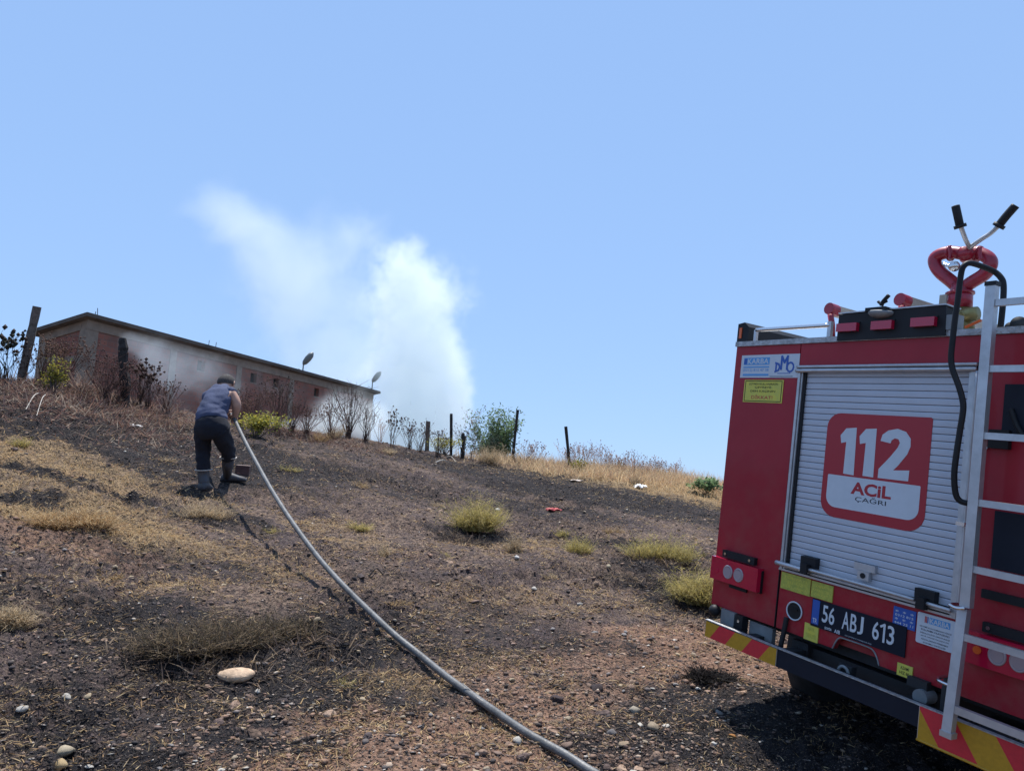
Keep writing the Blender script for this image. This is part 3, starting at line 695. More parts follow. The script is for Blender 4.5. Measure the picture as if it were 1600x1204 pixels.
# charred grass clump by the bumper
g = ground(1113, 1058)
def clump(px, py, w, h, label):
    g = ground(px, py); D = float((g-CAM)@FWD); w = w/FPX*D; h = h/FPX*D; n = 900
    rg = np.random.default_rng(int(px)); P = rg.normal(0, 1, (n, 3))*np.array([w*.25, w*.16, 0]); P[:, 2] = 0
    d = rg.normal(0, .8, (n, 3)); d[:, 2] = np.abs(d[:, 2])*.6+.1
    me = arr_mesh('clump', *blades(P, d, rg.uniform(.4, 1., n)*h*1.3, np.full(n, .006), CHARC[rg.integers(0, 2, n)]*.6, .5), (M_PLANT,))
    o = link(bpy.data.objects.new('charred_clump', me)); o.location = g; tag(o, label, 'clump')
clump(1100, 1060, 44, 24, 'black charred grass clump left of the bumper stripes')
clump(1133, 1064, 30, 18, 'second smaller charred clump touching the tan stone')
# pale ash flakes and chips over the blackened ground
x, y, r = scatter_xy(26000, 2.3, 18)
chv = spot('char_shade', x, y); cl = fbm(x/.3, y/.3, 91, 3)
k = rng.random(len(x)) < np.clip(.10+.35*chv+(cl-.55)*1.5, .02, 1); x, y, r = x[k], y[k], r[k]; n = len(x)
flat = [(v*np.array([1, 1, .35]), f) for v, f in protos]
V, Fc, Cc = scatter(flat, np.stack([x, y, H(x, y)+.004], 1), rng.uniform(.004, .011, n)*(.7+.08*r)*np.minimum(1+rng.pareto(4, n), 2.5), rng.uniform(0, 6.28, n), rng.uniform(-.6, .6, n),
                    np.array([(.36, .31, .27), (.30, .25, .21), (.24, .18, .15), (.52, .47, .41)])[rng.integers(0, 4, n)]*rng.uniform(.6, 1., (n, 1)), rng.integers(0, 8, n))
tag(link(bpy.data.objects.new('ash_flakes', arr_mesh('ash_flakes', V, Fc, Cc, (M_STONE,)))), 'pale ash flakes and chips over the blackened ground', None, None, 'stuff')
# charred clods and crumbs
x, y, r = scatter_xy(60000, 2.2, 18)
cl = fbm(x/.4, y/.4, 95, 3); k = rng.random(len(x)) < np.clip(.25+.3*spot('char_shade', x, y)+(cl-.55)*2.5, .03, 1)*(1-.8*spot('straw', x, y)); x, y, r = x[k], y[k], r[k]; n = len(x)
V, Fc, Cc = scatter(protos, np.stack([x, y, H(x, y)+.002], 1), .006*np.minimum(1+rng.pareto(3, n), 3.2)*(.7+.08*r), rng.uniform(0, 6.28, n), rng.uniform(-.6, .6, n),
                    np.array([(.05, .042, .042), (.09, .07, .065), (.14, .10, .08), (.03, .027, .028)])[rng.integers(0, 4, n)], rng.integers(0, 8, n))
tag(link(bpy.data.objects.new('charred_crumbs', arr_mesh('charred_crumbs', V, Fc, Cc, (M_STONE,)))), 'charred crumbs and small clods of earth', None, None, 'stuff')
# dead brush, fallen twigs and rubbish on the left mound and along the crest
def brush(name, spots_, n, lmin, lmax, width, cols, label, up=.5):
    P, Dd = [], []
    for (px, py, rx, ry, f) in spots_:
        g = ground(px, py); m = int(n*f); q = rng.normal(0, .5, (m, 2)); P.append(np.stack([g[0]+q[:, 0]*rx, g[1]+q[:, 1]*ry], 1))
    P = np.concatenate(P); m = len(P); d = rng.normal(0, 1, (m, 3)); d[:, 2] = np.abs(d[:, 2])*up
    V, Fc, Cc = blades(np.stack([P[:, 0], P[:, 1], H(P[:, 0], P[:, 1])], 1), d, rng.uniform(lmin, lmax, m)*rng.uniform(.4, 1, m), np.full(m, width)*rng.uniform(.5, 1.3, m), cols[rng.integers(0, len(cols), m)]*rng.uniform(.6, 1.2, (m, 1)), .3)
    tag(link(bpy.data.objects.new(name, arr_mesh(name, V, Fc, Cc, (M_PLANT,)))), label, None, None, 'stuff')
BR = np.array([(.20, .12, .10), (.30, .19, .14), (.10, .07, .06), (.42, .34, .27), (.15, .10, .10), (.24, .13, .10)])
brush('dead_brush', [(20, 600, 1.6, .8, 1.2), (90, 608, 1.6, .8, 1), (150, 618, 1.4, .8, 1.2), (210, 640, 1.4, .7, 1), (130, 640, 2.0, 1.0, 1), (280, 650, 1.0, .5, .5), (430, 672, 1.5, .4, .9), (500, 682, 1.4, .4, .7), (60, 650, 1.8, .9, .7), (200, 665, 1.6, .8, .6), (20, 625, 1.4, .8, .8)],
      1500, .08, .34, .010, BR, 'tangle of dead brush and twigs over the left mound and crest', .6)
brush('burnt_brush', [(640, 708, 2.0, .5, 1), (760, 722, 2.0, .6, 1), (830, 732, 1.8, .6, .8), (590, 700, 1.5, .5, .6), (1050, 880, .6, .3, .8), (1000, 905, .5, .3, .6), (940, 900, .6, .3, .5), (480, 1010, .35, .25, .5), (300, 1040, .5, .2, .6), (870, 820, 1.2, .5, .6), (560, 740, 1.5, .6, .7), (720, 845, .4, .2, .4)],
      1100, .05, .20, .007, np.array([(.05, .04, .04), (.09, .07, .065), (.20, .15, .12), (.30, .22, .15)]), 'charred stubble and twigs along the crest and around the bushes', .7)
g_ = [(900, 738, 1.4, .6, 1.2), (960, 741, 1.8, .7, 1.4), (1020, 748, 1.8, .7, 1.3), (1070, 754, 1.6, .7, 1.), (790, 724, 1.2, .5, .6), (850, 731, 1.0, .4, .6), (1120, 765, 1.6, .8, 1.), (930, 745, 1.8, .6, 1.)]
brush('tall_dry_grass', g_, 3600, .15, .55, .008, np.array([(.74, .56, .33), (.64, .45, .28), (.80, .64, .40), (.56, .38, .26)]), 'tall pale dry grass on the right crest', 2.2)
# soil clods that give the slope its lumps
x, y, r = scatter_xy(26000, 2.2, 19)
cl = fbm(x/.5, y/.5, 133, 3); k = rng.random(len(x)) < np.clip(.18+(cl-.5)*3+.4*spot('red', x, y), .02, 1)*(1-.7*spot('straw', x, y)); x, y, r = x[k], y[k], r[k]; n = len(x)
SOILC = np.array([(.20, .135, .10), (.28, .19, .14), (.12, .085, .075), (.09, .07, .068), (.36, .25, .18)])
sc2 = .011*(1+rng.pareto(3.5, n))*(.75+.07*r); sc2 = np.minimum(sc2, .05)
protos2 = [stone_shape(ICO2, 300+s, .6) for s in range(6)]
k1 = sc2 > .0
V, Fc, Cc = scatter(protos2, np.stack([x, y, H(x, y)-sc2*.12], 1), sc2, rng.uniform(0, 6.28, n), rng.uniform(-.5, .5, n), SOILC[rng.integers(0, 5, n)]*rng.uniform(.7, 1.1, (n, 1)), rng.integers(0, 6, n))
M_CLOD = attr_mat('earth_clod', .95, 0, 1., 90, .6, 45)
tag(link(bpy.data.objects.new('earth_clods', arr_mesh('earth_clods', V, Fc, Cc, (M_CLOD,)))), 'rough clods of earth over the slope', None, None, 'stuff')

for (px, py, hp, sp, n_, lab) in [(395, 668, 66, .6, 34, 'reddish leafless shrub behind the yellow-flowering bush'), (372, 664, 40, .7, 24, 'low reddish shrub hidden behind the right arm of the man'), (480, 680, 52, .7, 30, 'broad reddish-brown dead shrub between the dark bushy one and the fan-shaped one'),
                                  (258, 648, 56, .6, 26, 'brown dead shrub against the smoky part of the wall'), (185, 634, 46, .7, 24, 'low reddish dead shrub touching the charred post'), (515, 686, 60, .5, 22, 'slender dead shrub just left of the tall fan-shaped one')]:
    stalks(px, py, hp, sp, n_, True, np.array([(.22, .13, .11), (.15, .09, .08), (.28, .17, .13)]), lab, headr=.012)

# short charred stubble that gives the burnt patches their sooty nap
x, y, r = scatter_xy(170000, 2.1, 12)
chv = spot('char_shade', x, y); cl = fbm(x/.18, y/.18, 151, 3); k = rng.random(len(x)) < np.clip(.05+.75*chv+(cl-.55)*2.4, 0, 1)*(1-.8*spot('straw', x, y)); x, y, r = x[k], y[k], r[k]; n = len(x)
d = rng.normal(0, 1, (n, 3)); d[:, 2] = np.abs(d[:, 2])*.9
V, Fc, Cc = blades(np.stack([x, y, H(x, y)-.002], 1), d, rng.uniform(.008, .026, n)*(.8+.06*r), rng.uniform(.002, .0045, n)*(.8+.1*r), np.array([(.022, .020, .024), (.045, .038, .040), (.085, .07, .068), (.15, .12, .11)])[rng.choice(4, n, p=[.4, .33, .2, .07])], .3)
tag(link(bpy.data.objects.new('charred_stubble', arr_mesh('charred_stubble', V, Fc, Cc, (M_PLANT,)))), 'short charred stubble in the black patches', None, None, 'stuff')
# ------------------------------------------------------------------ brick building behind the crest
def hit_z(px, py, z):
    q = ray(px, py); return CAM+q*((z-CAM[2])/q[2])
ZT = 6.75
P1 = hit_z(137, 499, ZT); P3 = hit_z(584, 615, ZT)
bu = (P3-P1); BL = float(np.linalg.norm(bu)); bu /= BL; bv = np.array([-bu[1], bu[0], 0])
q = ray(62, 522)     # far left corner: where the perpendicular wall meets this sight line
_den = bv[0]*q[1]-bv[1]*q[0]; BW = float(((CAM[0]-P1[0])*q[1]-(CAM[1]-P1[1])*q[0])/_den)
_t = ((P1+bv*BW)[0]-CAM[0])/q[0]; ZL = float(CAM[2]+q[2]*_t)          # roof height at the left end
barn = empty('brick_building'); barn.matrix_world = Matrix(((bu[0], bv[0], 0, P1[0]), (bu[1], bv[1], 0, P1[1]), (0, 0, 1, 0), (0, 0, 0, 1)))
tag(barn, 'long low brick building with concrete columns and thin roof slab', 'building')
def brick_mat():
    m = bpy.data.materials.new('hollow_brick_wall'); m.use_nodes = True; nt = m.node_tree; N = nt.nodes; L = nt.links; b = N['Principled BSDF']
    b.inputs['Roughness'].default_value = .9
    tc = N.new('ShaderNodeTexCoord'); sp = N.new('ShaderNodeSeparateXYZ'); L.new(tc.outputs['Object'], sp.inputs[0])
    ad = N.new('ShaderNodeMath'); L.new(sp.outputs[0], ad.inputs[0]); L.new(sp.outputs[1], ad.inputs[1])
    cb = N.new('ShaderNodeCombineXYZ'); L.new(ad.outputs[0], cb.inputs[0]); L.new(sp.outputs[2], cb.inputs[1])
    br = N.new('ShaderNodeTexBrick'); br.inputs['Scale'].default_value = 1; br.inputs['Brick Width'].default_value = .28; br.inputs['Row Height'].default_value = .2
    br.inputs['Mortar Size'].default_value = .014; br.inputs['Color1'].default_value = (.19, .075, .055, 1); br.inputs['Color2'].default_value = (.25, .10, .07, 1); br.inputs['Mortar'].default_value = (.17, .11, .09, 1)
    L.new(cb.outputs[0], br.inputs['Vector'])
    n = N.new('ShaderNodeTexNoise'); n.inputs['Scale'].default_value = .9; n.inputs['Detail'].default_value = 6; n.inputs['Roughness'].default_value = .7; L.new(tc.outputs['Object'], n.inputs['Vector'])
    mr = N.new('ShaderNodeMapRange'); mr.inputs[1].default_value = .5; mr.inputs[2].default_value = .7; L.new(n.outputs[0], mr.inputs[0])
    mx = N.new('ShaderNodeMix'); mx.data_type = 'RGBA'; mx.inputs[7].default_value = (.13, .09, .075, 1); L.new(mr.outputs[0], mx.inputs[0]); L.new(br.outputs[0], mx.inputs[6])
    L.new(mx.outputs[2], b.inputs['Base Color'])
    bp = N.new('ShaderNodeBump'); bp.inputs['Strength'].default_value = .6; bp.inputs['Distance'].default_value = .03; bp.invert = True
    L.new(br.outputs['Fac'], bp.inputs['Height']); L.new(bp.outputs[0], b.inputs['Normal'])
    return m
M_BRICKW = brick_mat(); M_DARK = mat('dark_interior', (.02, .018, .016), .9); M_SLAB = mat('roof_slab_edge', (.11, .095, .08), .9, noise=.4, nscale=2)
WZ0 = 1.6; slope = (ZL-ZT)/BW
def bx(name, x0, x1, y0, y1, z0, z1, m, par=barn, bev=0): return bm_obj(name, box_bm(x0, x1, y0, y1, z0, z1), m, par, False, bev)
wins = []
for (px, py) in [(315, 580), (398, 587), (432.7, 596.6), (496, 611.6), (525, 618.6)]:
    q = ray(px, py); n2 = -bv; t = float((P1-CAM)@n2/(q@n2)); p = CAM+q*t-P1; wins.append((float(p@bu), float(p[2]+P1[2])))
wz = sum(w[1] for w in wins)/len(wins); wh = .22; ww = .42
ZB = ZT-.32
bx('brick_wall', 0.02, BL-.02, .05, .25, WZ0, wz-wh, M_BRICKW)
bx('brick_wall', 0.02, BL-.02, .05, .25, wz+wh, ZB, M_BRICKW)
xs = sorted(w[0] for w in wins); e0 = .02
for x in xs+[None]:
    e1 = BL-.02 if x is None else x-ww/2
    bx('brick_wall', e0, e1, .052, .248, wz-wh+.001, wz+wh-.001, M_BRICKW)
    if x is not None: e0 = x+ww/2
for x in xs:
    f = bx('window', x-ww/2+.002, x+ww/2-.002, .235, .247, wz-wh+.002, wz+wh-.002, M_DARK)
    bx('sill', x-ww/2-.02, x+ww/2+.02, .03, .2, wz-wh-.03, wz-wh+.004, M_CONCRETE, f)
bx('concrete_beam', .0, BL, 0.0, .25, ZB, ZT-.001, M_CONCRETE)
nb = 5
for i in range(nb+1):
    w = .5 if i == 0 else .32; x = (BL-w)*i/nb
    bx('concrete_column', x, x+w, .02, .3, WZ0, ZB-.001, M_CONCRETE)
# end wall
pr = [(0, ZB-.001), (BW, ZL-.32), (BW, WZ0), (0, WZ0)]
def wall_y(name, y0, z0a, z0b, y1, x0, x1, m):
    bm = bmesh.new()
    P = [(x, y, z) for x in (x0, x1) for (y, z) in ((y0, WZ0 if z0b is None else z0b[0]), (y1, WZ0 if z0b is None else z0b[1]), (y1, z0a[1]), (y0, z0a[0]))]
    v = [bm.verts.new(p) for p in P]
    for f in ((0, 1, 2, 3), (7, 6, 5, 4), (0, 4, 5, 1), (1, 5, 6, 2), (2, 6, 7, 3), (3, 7, 4, 0)): bm.faces.new([v[i] for i in f])
    return bm_obj(name, bm, m, barn)
zz = lambda y: ZT+slope*y
wall_y('brick_wall', .3, (zz(.3)-.3, zz(BW)-.3), None, BW-.02, .05, .25, M_BRICKW)
wall_y('concrete_beam', .26, (zz(.26)-.002, zz(BW)-.002), (zz(.26)-.3, zz(BW)-.3), BW, .0, .26, M_CONCRETE)
wall_y('concrete_column', BW-.32, (zz(BW-.3)-.3, zz(BW)-.3), None, BW+.01, .02, .3, M_CONCRETE)
wall_y('concrete_beam', .3, (WZ0+3.9, WZ0+3.9), (WZ0+3.7, WZ0+3.7), BW-.3, .03, .26, M_CONCRETE)
wall_y('brick_wall', .02, (zz(0)-.3, zz(BW)-.3), None, BW-.02, BL-.25, BL-.03, M_BRICKW)
bx('brick_wall', .3, BL-.3, BW-.22, BW-.02, WZ0, ZL-.35, M_BRICKW)
wall_y('roof_slab', -.28, (zz(-.28)+.13, zz(BW+.28)+.13), (zz(-.28), zz(BW+.28)), BW+.28, -.28, BL+.3, M_SLAB)
for (px, py) in ((145, 480),):      # bent reinforcing bars sticking out of the slab over the corner
    bm = bmesh.new(); 
    for dx in (-.12, .0, .14): tube_bm([(.5+dx, .3, ZT+.05), (.52+dx*.4, .3, ZT+.42+dx)], .012, 5, bm)
    bm_obj('rebar', bm, M_CHARRED, barn); 
q = None
for (px, py, hz) in ((325, 545, .35), (336, 548, .4)):
    qq = ray(px, py); t = float((P1+bv*.4-CAM)@bv/(qq@bv)); xx = float((CAM+qq*t-P1)@bu)
    bm_obj('rebar', tube_bm([(xx, .4, ZT+.05), (xx+.03, .4, ZT+.55)], .013, 5), M_CHARRED, barn)
M_LAMP = mat('lamp_grey', (.13, .15, .15), .5); M_LENS = mat('lamp_glass', (.10, .12, .12), .3)
def roof_lamp(px, py, lab, ragged):
    qq = ray(px, py); t = float((P1+bv*.5-CAM)@bv/(qq@bv)); xx = float((CAM+qq*t-P1)@bu); D = float((P1+bu*xx-CAM)@FWD); s = D/FPX
    base = P1+bu*xx+bv*.5; base[2] = zz(.5)+.1
    o = empty('roof_lamp', base); tag(o, lab, 'lamp', 'floodlights on the roof slab edge')
    hp = s*22
    bm_obj('pole', tube_bm([(0, 0, 0), (0, 0, hp)], .035, 8), M_LAMP, o, True)
    bm_obj('bracket', tube_bm([(0, 0, hp*.45), (-.22, 0, hp*.62), (-.3, 0, hp*.45)], .018, 6), M_LAMP, o, True)
    # cobra-head lamp tipped up to the right
    bm = bmesh.new(); prof = [(-.02, .06), (.1, .16), (.35, .21), (.6, .19), (.78, .06)]
    rings = []
    for (a, w) in prof:
        rings.append([bm.verts.new((a*math.cos(.95)+math.sin(.95)*w*.8*-math.sin(t2), w*math.cos(t2), a*math.sin(.95)+math.cos(.95)*w*.8*math.sin(t2))) for t2 in np.linspace(0, 2*math.pi, 12, endpoint=False)])
    for A_, B_ in zip(rings, rings[1:]):
        for k in range(12): bm.faces.new((A_[k], A_[(k+1) % 12], B_[(k+1) % 12], B_[k]))
    bm.faces.new(rings[0]); bm.faces.new(rings[-1])
    bmesh.ops.translate(bm, vec=(0, 0, hp-.03), verts=bm.verts)
    hd = bm_obj('lamp_head', bm, M_LAMP, o, True)
    c, sn = math.cos(.95), math.sin(.95)
    bm = bmesh.new(); pl = [bm.verts.new((a*c+sn*.075, w, a*sn-c*.075+hp-.03)) for a, w in ((.12, -.07), (.12, .07), (.55, .09), (.55, -.09))]; bm.faces.new(pl)
    r_ = bmesh.ops.extrude_face_region(bm, geom=bm.faces[:]); bmesh.ops.translate(bm, vec=(sn*.012, 0, -c*.012), verts=[v for v in r_['geom'] if isinstance(v, bmesh.types.BMVert)])
    bm_obj('lens', bm, M_LENS, hd)
roof_lamp(473, 582, 'tall grey floodlight on a pole midway along the roof edge', 0)
roof_lamp(581, 611, 'shorter grey floodlight on a pole at the far right end of the roof', 1)

# ------------------------------------------------------------------ smoke
def smoke(name, blobs, D, dens, nscale, label, thr=.5, erode=1.8, aniso=.3, color=(.95, 1, 1)):
    Bs = []
    for (px, py, rp, s, *dd) in blobs:
        DD = D+(dd[0] if dd else 0); p = at(px, py, DD); Bs.append((p, rp*DD/FPX, s))
    lo = np.min([p-r*1.05 for p, r, s in Bs], 0); hi = np.max([p+r*1.05 for p, r, s in Bs], 0); lo[2] = max(lo[2], -1)
    o = bm_obj(name, box_bm(lo[0], hi[0], lo[1], hi[1], lo[2], hi[2]), None); 
    m = bpy.data.materials.new(name); m.use_nodes = True; nt = m.node_tree; N = nt.nodes; L = nt.links; N.clear()
    out = N.new('ShaderNodeOutputMaterial'); pv = N.new('ShaderNodeVolumePrincipled'); L.new(pv.outputs[0], out.inputs['Volume'])
    pv.inputs['Color'].default_value = (*color, 1); pv.inputs['Anisotropy'].default_value = aniso; pv.inputs['Density Attribute'].default_value = ''
    tc = N.new('ShaderNodeTexCoord'); 
    n = N.new('ShaderNodeTexNoise'); n.inputs['Scale'].default_value = nscale; n.inputs['Detail'].default_value = 6; n.inputs['Roughness'].default_value = .62; n.inputs['Distortion'].default_value = .5
    L.new(tc.outputs['Object'], n.inputs['Vector'])
    # domain warp
    wn_ = N.new('ShaderNodeTexNoise'); wn_.inputs['Scale'].default_value = nscale*.6; wn_.inputs['Detail'].default_value = 1; L.new(tc.outputs['Object'], wn_.inputs['Vector'])
    sb = N.new('ShaderNodeVectorMath'); sb.operation = 'SUBTRACT'; L.new(wn_.outputs['Color'], sb.inputs[0]); sb.inputs[1].default_value = (.5, .5, .5)
    sc_ = N.new('ShaderNodeVectorMath'); sc_.operation = 'SCALE'; sc_.inputs['Scale'].default_value = .9/nscale; L.new(sb.outputs[0], sc_.inputs[0])
    wp = N.new('ShaderNodeVectorMath'); wp.operation = 'ADD'; L.new(tc.outputs['Object'], wp.inputs[0]); L.new(sc_.outputs[0], wp.inputs[1])
    acc = None
    for (p, r, s) in Bs:
        d = N.new('ShaderNodeVectorMath'); d.operation = 'DISTANCE'; L.new(wp.outputs[0], d.inputs[0]); d.inputs[1].default_value = tuple(p)
        k = N.new('ShaderNodeMapRange'); k.interpolation_type = 'SMOOTHSTEP'; L.new(d.outputs['Value'], k.inputs[0]); k.inputs[1].default_value = r; k.inputs[2].default_value = 0; k.inputs[3].default_value = 0; k.inputs[4].default_value = s
        if acc is None: acc = k.outputs[0]
        else:
            a = N.new('ShaderNodeMath'); a.operation = 'ADD'; L.new(acc, a.inputs[0]); L.new(k.outputs[0], a.inputs[1]); acc = a.outputs[0]
    # billows: the noise eats into the falloff, so edges curl and break into wisps
    e_ = N.new('ShaderNodeMath'); e_.operation = 'MULTIPLY_ADD'; L.new(n.outputs[0], e_.inputs[0]); e_.inputs[1].default_value = erode; e_.inputs[2].default_value = -erode*thr-.12
    sm = N.new('ShaderNodeMath'); sm.operation = 'ADD'; L.new(acc, sm.inputs[0]); L.new(e_.outputs[0], sm.inputs[1])
    nm = N.new('ShaderNodeMapRange'); nm.interpolation_type = 'SMOOTHSTEP'; nm.inputs[1].default_value = 0.; nm.inputs[2].default_value = .9; nm.inputs[3].default_value = 0.; nm.inputs[4].default_value = 1.; L.new(sm.outputs[0], nm.inputs[0])
    mi = N.new('ShaderNodeMath'); mi.operation = 'MINIMUM'; mi.inputs[1].default_value = 1.; L.new(acc, mi.inputs[0])
    a = N.new('ShaderNodeMath'); a.operation = 'MULTIPLY'; L.new(mi.outputs[0], a.inputs[0]); L.new(nm.outputs[0], a.inputs[1])
    b = N.new('ShaderNodeMath'); b.operation = 'MULTIPLY'; b.inputs[1].default_value = dens; L.new(a.outputs[0], b.inputs[0])
    L.new(b.outputs[0], pv.inputs['Density'])
    o.data.materials.append(m)
    return tag(o, label, None, None, 'stuff')
smoke('smoke', [(680, 680, 80, 1.3), (640, 670, 95, 1.2), (600, 690, 70, .9), (668, 610, 100, 1.2), (640, 560, 100, 1.0), (690, 560, 75, .9), (650, 500, 100, .95), (620, 425, 85, .85), (690, 450, 85, .6), (700, 640, 65, 1.0),
                (580, 600, 80, .5), (640, 395, 60, .4), (735, 465, 50, .25), (590, 480, 70, .35), (715, 600, 50, .5)],
      44, .50, 1.05, 'thick white smoke plume rising behind the crest', thr=.52, erode=2.7)
smoke('smoke', [(325, 325, 80, .8), (370, 350, 90, .9), (430, 385, 100, .9), (440, 440, 105, .8), (485, 480, 110, .75), (530, 350, 110, .45), (520, 430, 110, .5), (500, 570, 130, .5), (420, 530, 120, .4), (350, 450, 100, .25), (570, 380, 90, .45),
                (590, 500, 130, .6), (530, 620, 120, .7), (560, 560, 110, .5), (720, 500, 70, .25)],
      47, .125, .42, 'thin pale smoke drifting high to the left', thr=.54, erode=2.6)
smoke('smoke', [(222, 545, 45, 1.), (255, 558, 55, 1.), (300, 575, 60, .8), (340, 595, 60, .6), (390, 590, 70, .45), (206, 536, 26, 1.), (290, 620, 60, .5), (240, 595, 60, .6), (450, 620, 70, .35)],
      21, .40, 1.5, 'blue-grey smoke wisp blowing right from the charred post', thr=.53, erode=2.2, color=(.85, .93, 1))
smoke('smoke', [(430, 672, 34, 1.), (470, 676, 36, 1.2), (510, 655, 55, .9), (545, 640, 60, .9), (570, 670, 50, 1.3), (500, 676, 36, 1.2), (590, 650, 40, .6)],
      21.5, .9, 1.5, 'low white smoke between the crest and the wall', thr=.45)
smoke('smoke', [(240, 655, 26, .6), (275, 648, 24, .5), (300, 640, 20, .4)], 14.2, 1.0, 2.2, 'faint low smoke over the ashes left of the man', thr=.46)
smoke('smoke', [(750, 660, 30, .35), (735, 690, 30, .5), (720, 640, 34, .6), (765, 690, 26, .25)], 17, .8, 1.6, 'thin smoke in front of the green tree', thr=.46)

# ------------------------------------------------------------------ the man
M_SKIN = mat('skin', (.42, .24, .17), .55, noise=.15, nscale=20); M_SHIRT = mat('navy_shirt', (.055, .070, .135), .85, noise=.25, nscale=9, bump=.5, bscale=25)
M_TROUS = mat('dark_trousers', (.007, .009, .018), .9, noise=.3, nscale=10, bump=.5, bscale=22); M_BOOT = mat('rubber_boot', (.035, .045, .065), .5, noise=.4, nscale=10, col2=(.06, .05, .045))
M_HAIR = mat('grey_black_hair', (.075, .065, .06), .8, noise=.5, nscale=80, bump=1, bscale=120); M_CUFF = mat('pale_cuff', (.42, .38, .34), .8)
gL, gR = ground(318, 766), ground(357, 752)
D0 = float((gL-CAM)@FWD); D1 = float((gR-CAM)@FWD)
def J(px, py, dd=0.): return at(px, py, D0+dd)
def skin_obj(name, joints, edges, root, m, parent=None, sub=2, apply=False):
    names = list(joints); me = bpy.data.meshes.new(name)
    me.from_pydata([tuple(joints[k][0]) for k in names], [(names.index(a), names.index(b)) for a, b in edges], [])
    o = link(bpy.data.objects.new(name, me), parent); sk = o.modifiers.new('Skin', 'SKIN')
    if not me.skin_vertices: 
        raise RuntimeError('skin layer')
    for i, k in enumerate(names):
        r = joints[k][1]; me.skin_vertices[0].data[i].radius = r if isinstance(r, tuple) else (r, r)
        me.skin_vertices[0].data[i].use_root = (k == root)
    sk.use_smooth_shade = True; sk.branch_smoothing = .4
    if sub: o.modifiers.new('Sub', 'SUBSURF').render_levels = sub; o.modifiers['Sub'].levels = sub
    me.materials.append(m)
    if apply:
        dg = bpy.context.evaluated_depsgraph_get(); ev = o.evaluated_get(dg); nm = bpy.data.meshes.new_from_object(ev)
        o.modifiers.clear(); o.data = nm
        for p in nm.polygons: p.use_smooth = True
    return o
handR = J(366, 654, .30); handL = J(361, 647, .62)
Jt = {'pelvis': (J(332, 662, .02), .12), 'spine': (J(336, 643, .10), .11), 'chest': (J(342, 622, .24), (.12, .11)), 'neck': (J(349, 610, .38), .062), 'head0': (J(352, 605, .44), .075), 'head1': (J(353.5, 599, .50), .088), 'head2': (J(354, 594.5, .52), .06),
      'shR': (J(363, 614, .30), .072), 'elR': (J(370.5, 634, .26), .055), 'wrR': (J(367, 650, .29), .034), 'haR': (handR, .036),
      'shL': (J(326, 619, .36), .068), 'elL': (J(338, 640, .62), .045), 'wrL': (J(356, 646, .62), .034), 'haL': (handL, .036),
      'hipL': (J(319, 672, .02), .085), 'knL': (J(318, 702, .06), .06), 'anL': (J(318, 750, .0), .042),
      'hipR': (J(345, 672, .02), .085), 'knR': (J(357, 702, .22), .06), 'anR': (J(355, 742, D1-D0), .042)}
Ed = [('pelvis', 'spine'), ('spine', 'chest'), ('chest', 'neck'), ('neck', 'head0'), ('head0', 'head1'), ('head1', 'head2'), ('chest', 'shR'), ('shR', 'elR'), ('elR', 'wrR'), ('wrR', 'haR'),
      ('chest', 'shL'), ('shL', 'elL'), ('elL', 'wrL'), ('wrL', 'haL'), ('pelvis', 'hipL'), ('hipL', 'knL'), ('knL', 'anL'), ('pelvis', 'hipR'), ('hipR', 'knR'), ('knR', 'anR')]
man = skin_obj('person', Jt, Ed, 'pelvis', M_SKIN, None, 2, True)
# hands closed round the hose: four unequal fingers and a thumb on each, part of the same body mesh
bm = bmesh.new(); bm.from_mesh(man.data)
hdir = Vector(J(372, 672, .25))-Vector(handR); hdir.normalize()
for hc, sgn in ((Vector(handR), 1), (Vector(handL), -1)):
    e1 = hdir.orthogonal().normalized(); e2 = hdir.cross(e1).normalized(); rr_ = .034
    for k, ln in enumerate((.9, 1.0, .95, .75)):
        c = hc+hdir*(.022*(k-1.5)); P = [c+(e1*math.cos(a)+e2*math.sin(a))*rr_ for a in np.linspace(.0, 3.9*ln, 7)]
        tube_bm(P, [.0105, .0105, .010, .0095, .009, .0085, .006], 7, bm)
    c = hc-hdir*.03; tube_bm([c+(e1*math.cos(a)+e2*math.sin(a))*rr_*1.05 for a in np.linspace(.2, -2.0, 5)], [.014, .013, .012, .011, .007], 7, bm)
# face: nose, ears, brow (looks uphill, away from the camera)
hd = Vector(Jt['head1'][0]); fw = Vector((.12, 1, -.25)).normalized(); sd = fw.cross(Vector((0, 0, 1))).normalized(); upv = sd.cross(fw)
for s_ in (-1, 1):
    e = hd+sd*.088*s_-fw*.005; tube_bm([e-upv*.03, e+sd*.008*s_, e+upv*.03], [.008, .014, .009], 8, bm)
nz = hd+fw*.095; tube_bm([nz+upv*.02-fw*.008, nz-upv*.002+fw*.008, nz-upv*.02+fw*.014], [.008, .010, .013], 8, bm)
bm.to_mesh(man.data); bm.free()
for p in man.data.polygons: p.use_smooth = True
tag(man, 'man in navy sleeveless shirt bending forward over the hose, seen from behind', 'person')
for s_ in (-1, 1):
    b_ = bmesh.new(); bmesh.ops.create_uvsphere(b_, u_segments=10, v_segments=8, radius=.012); bmesh.ops.translate(b_, vec=hd+fw*.082+sd*.032*s_+upv*.012, verts=b_.verts); bm_obj('eye', b_, M_DARK, man, True)
b_ = tube_bm([hd+fw*.09-upv*.04-sd*.022, hd+fw*.097-upv*.042, hd+fw*.09-upv*.04+sd*.022], [.004, .007, .004], 6); bm_obj('mouth', b_, mat('lips', (.3, .12, .1), .5), man, True)
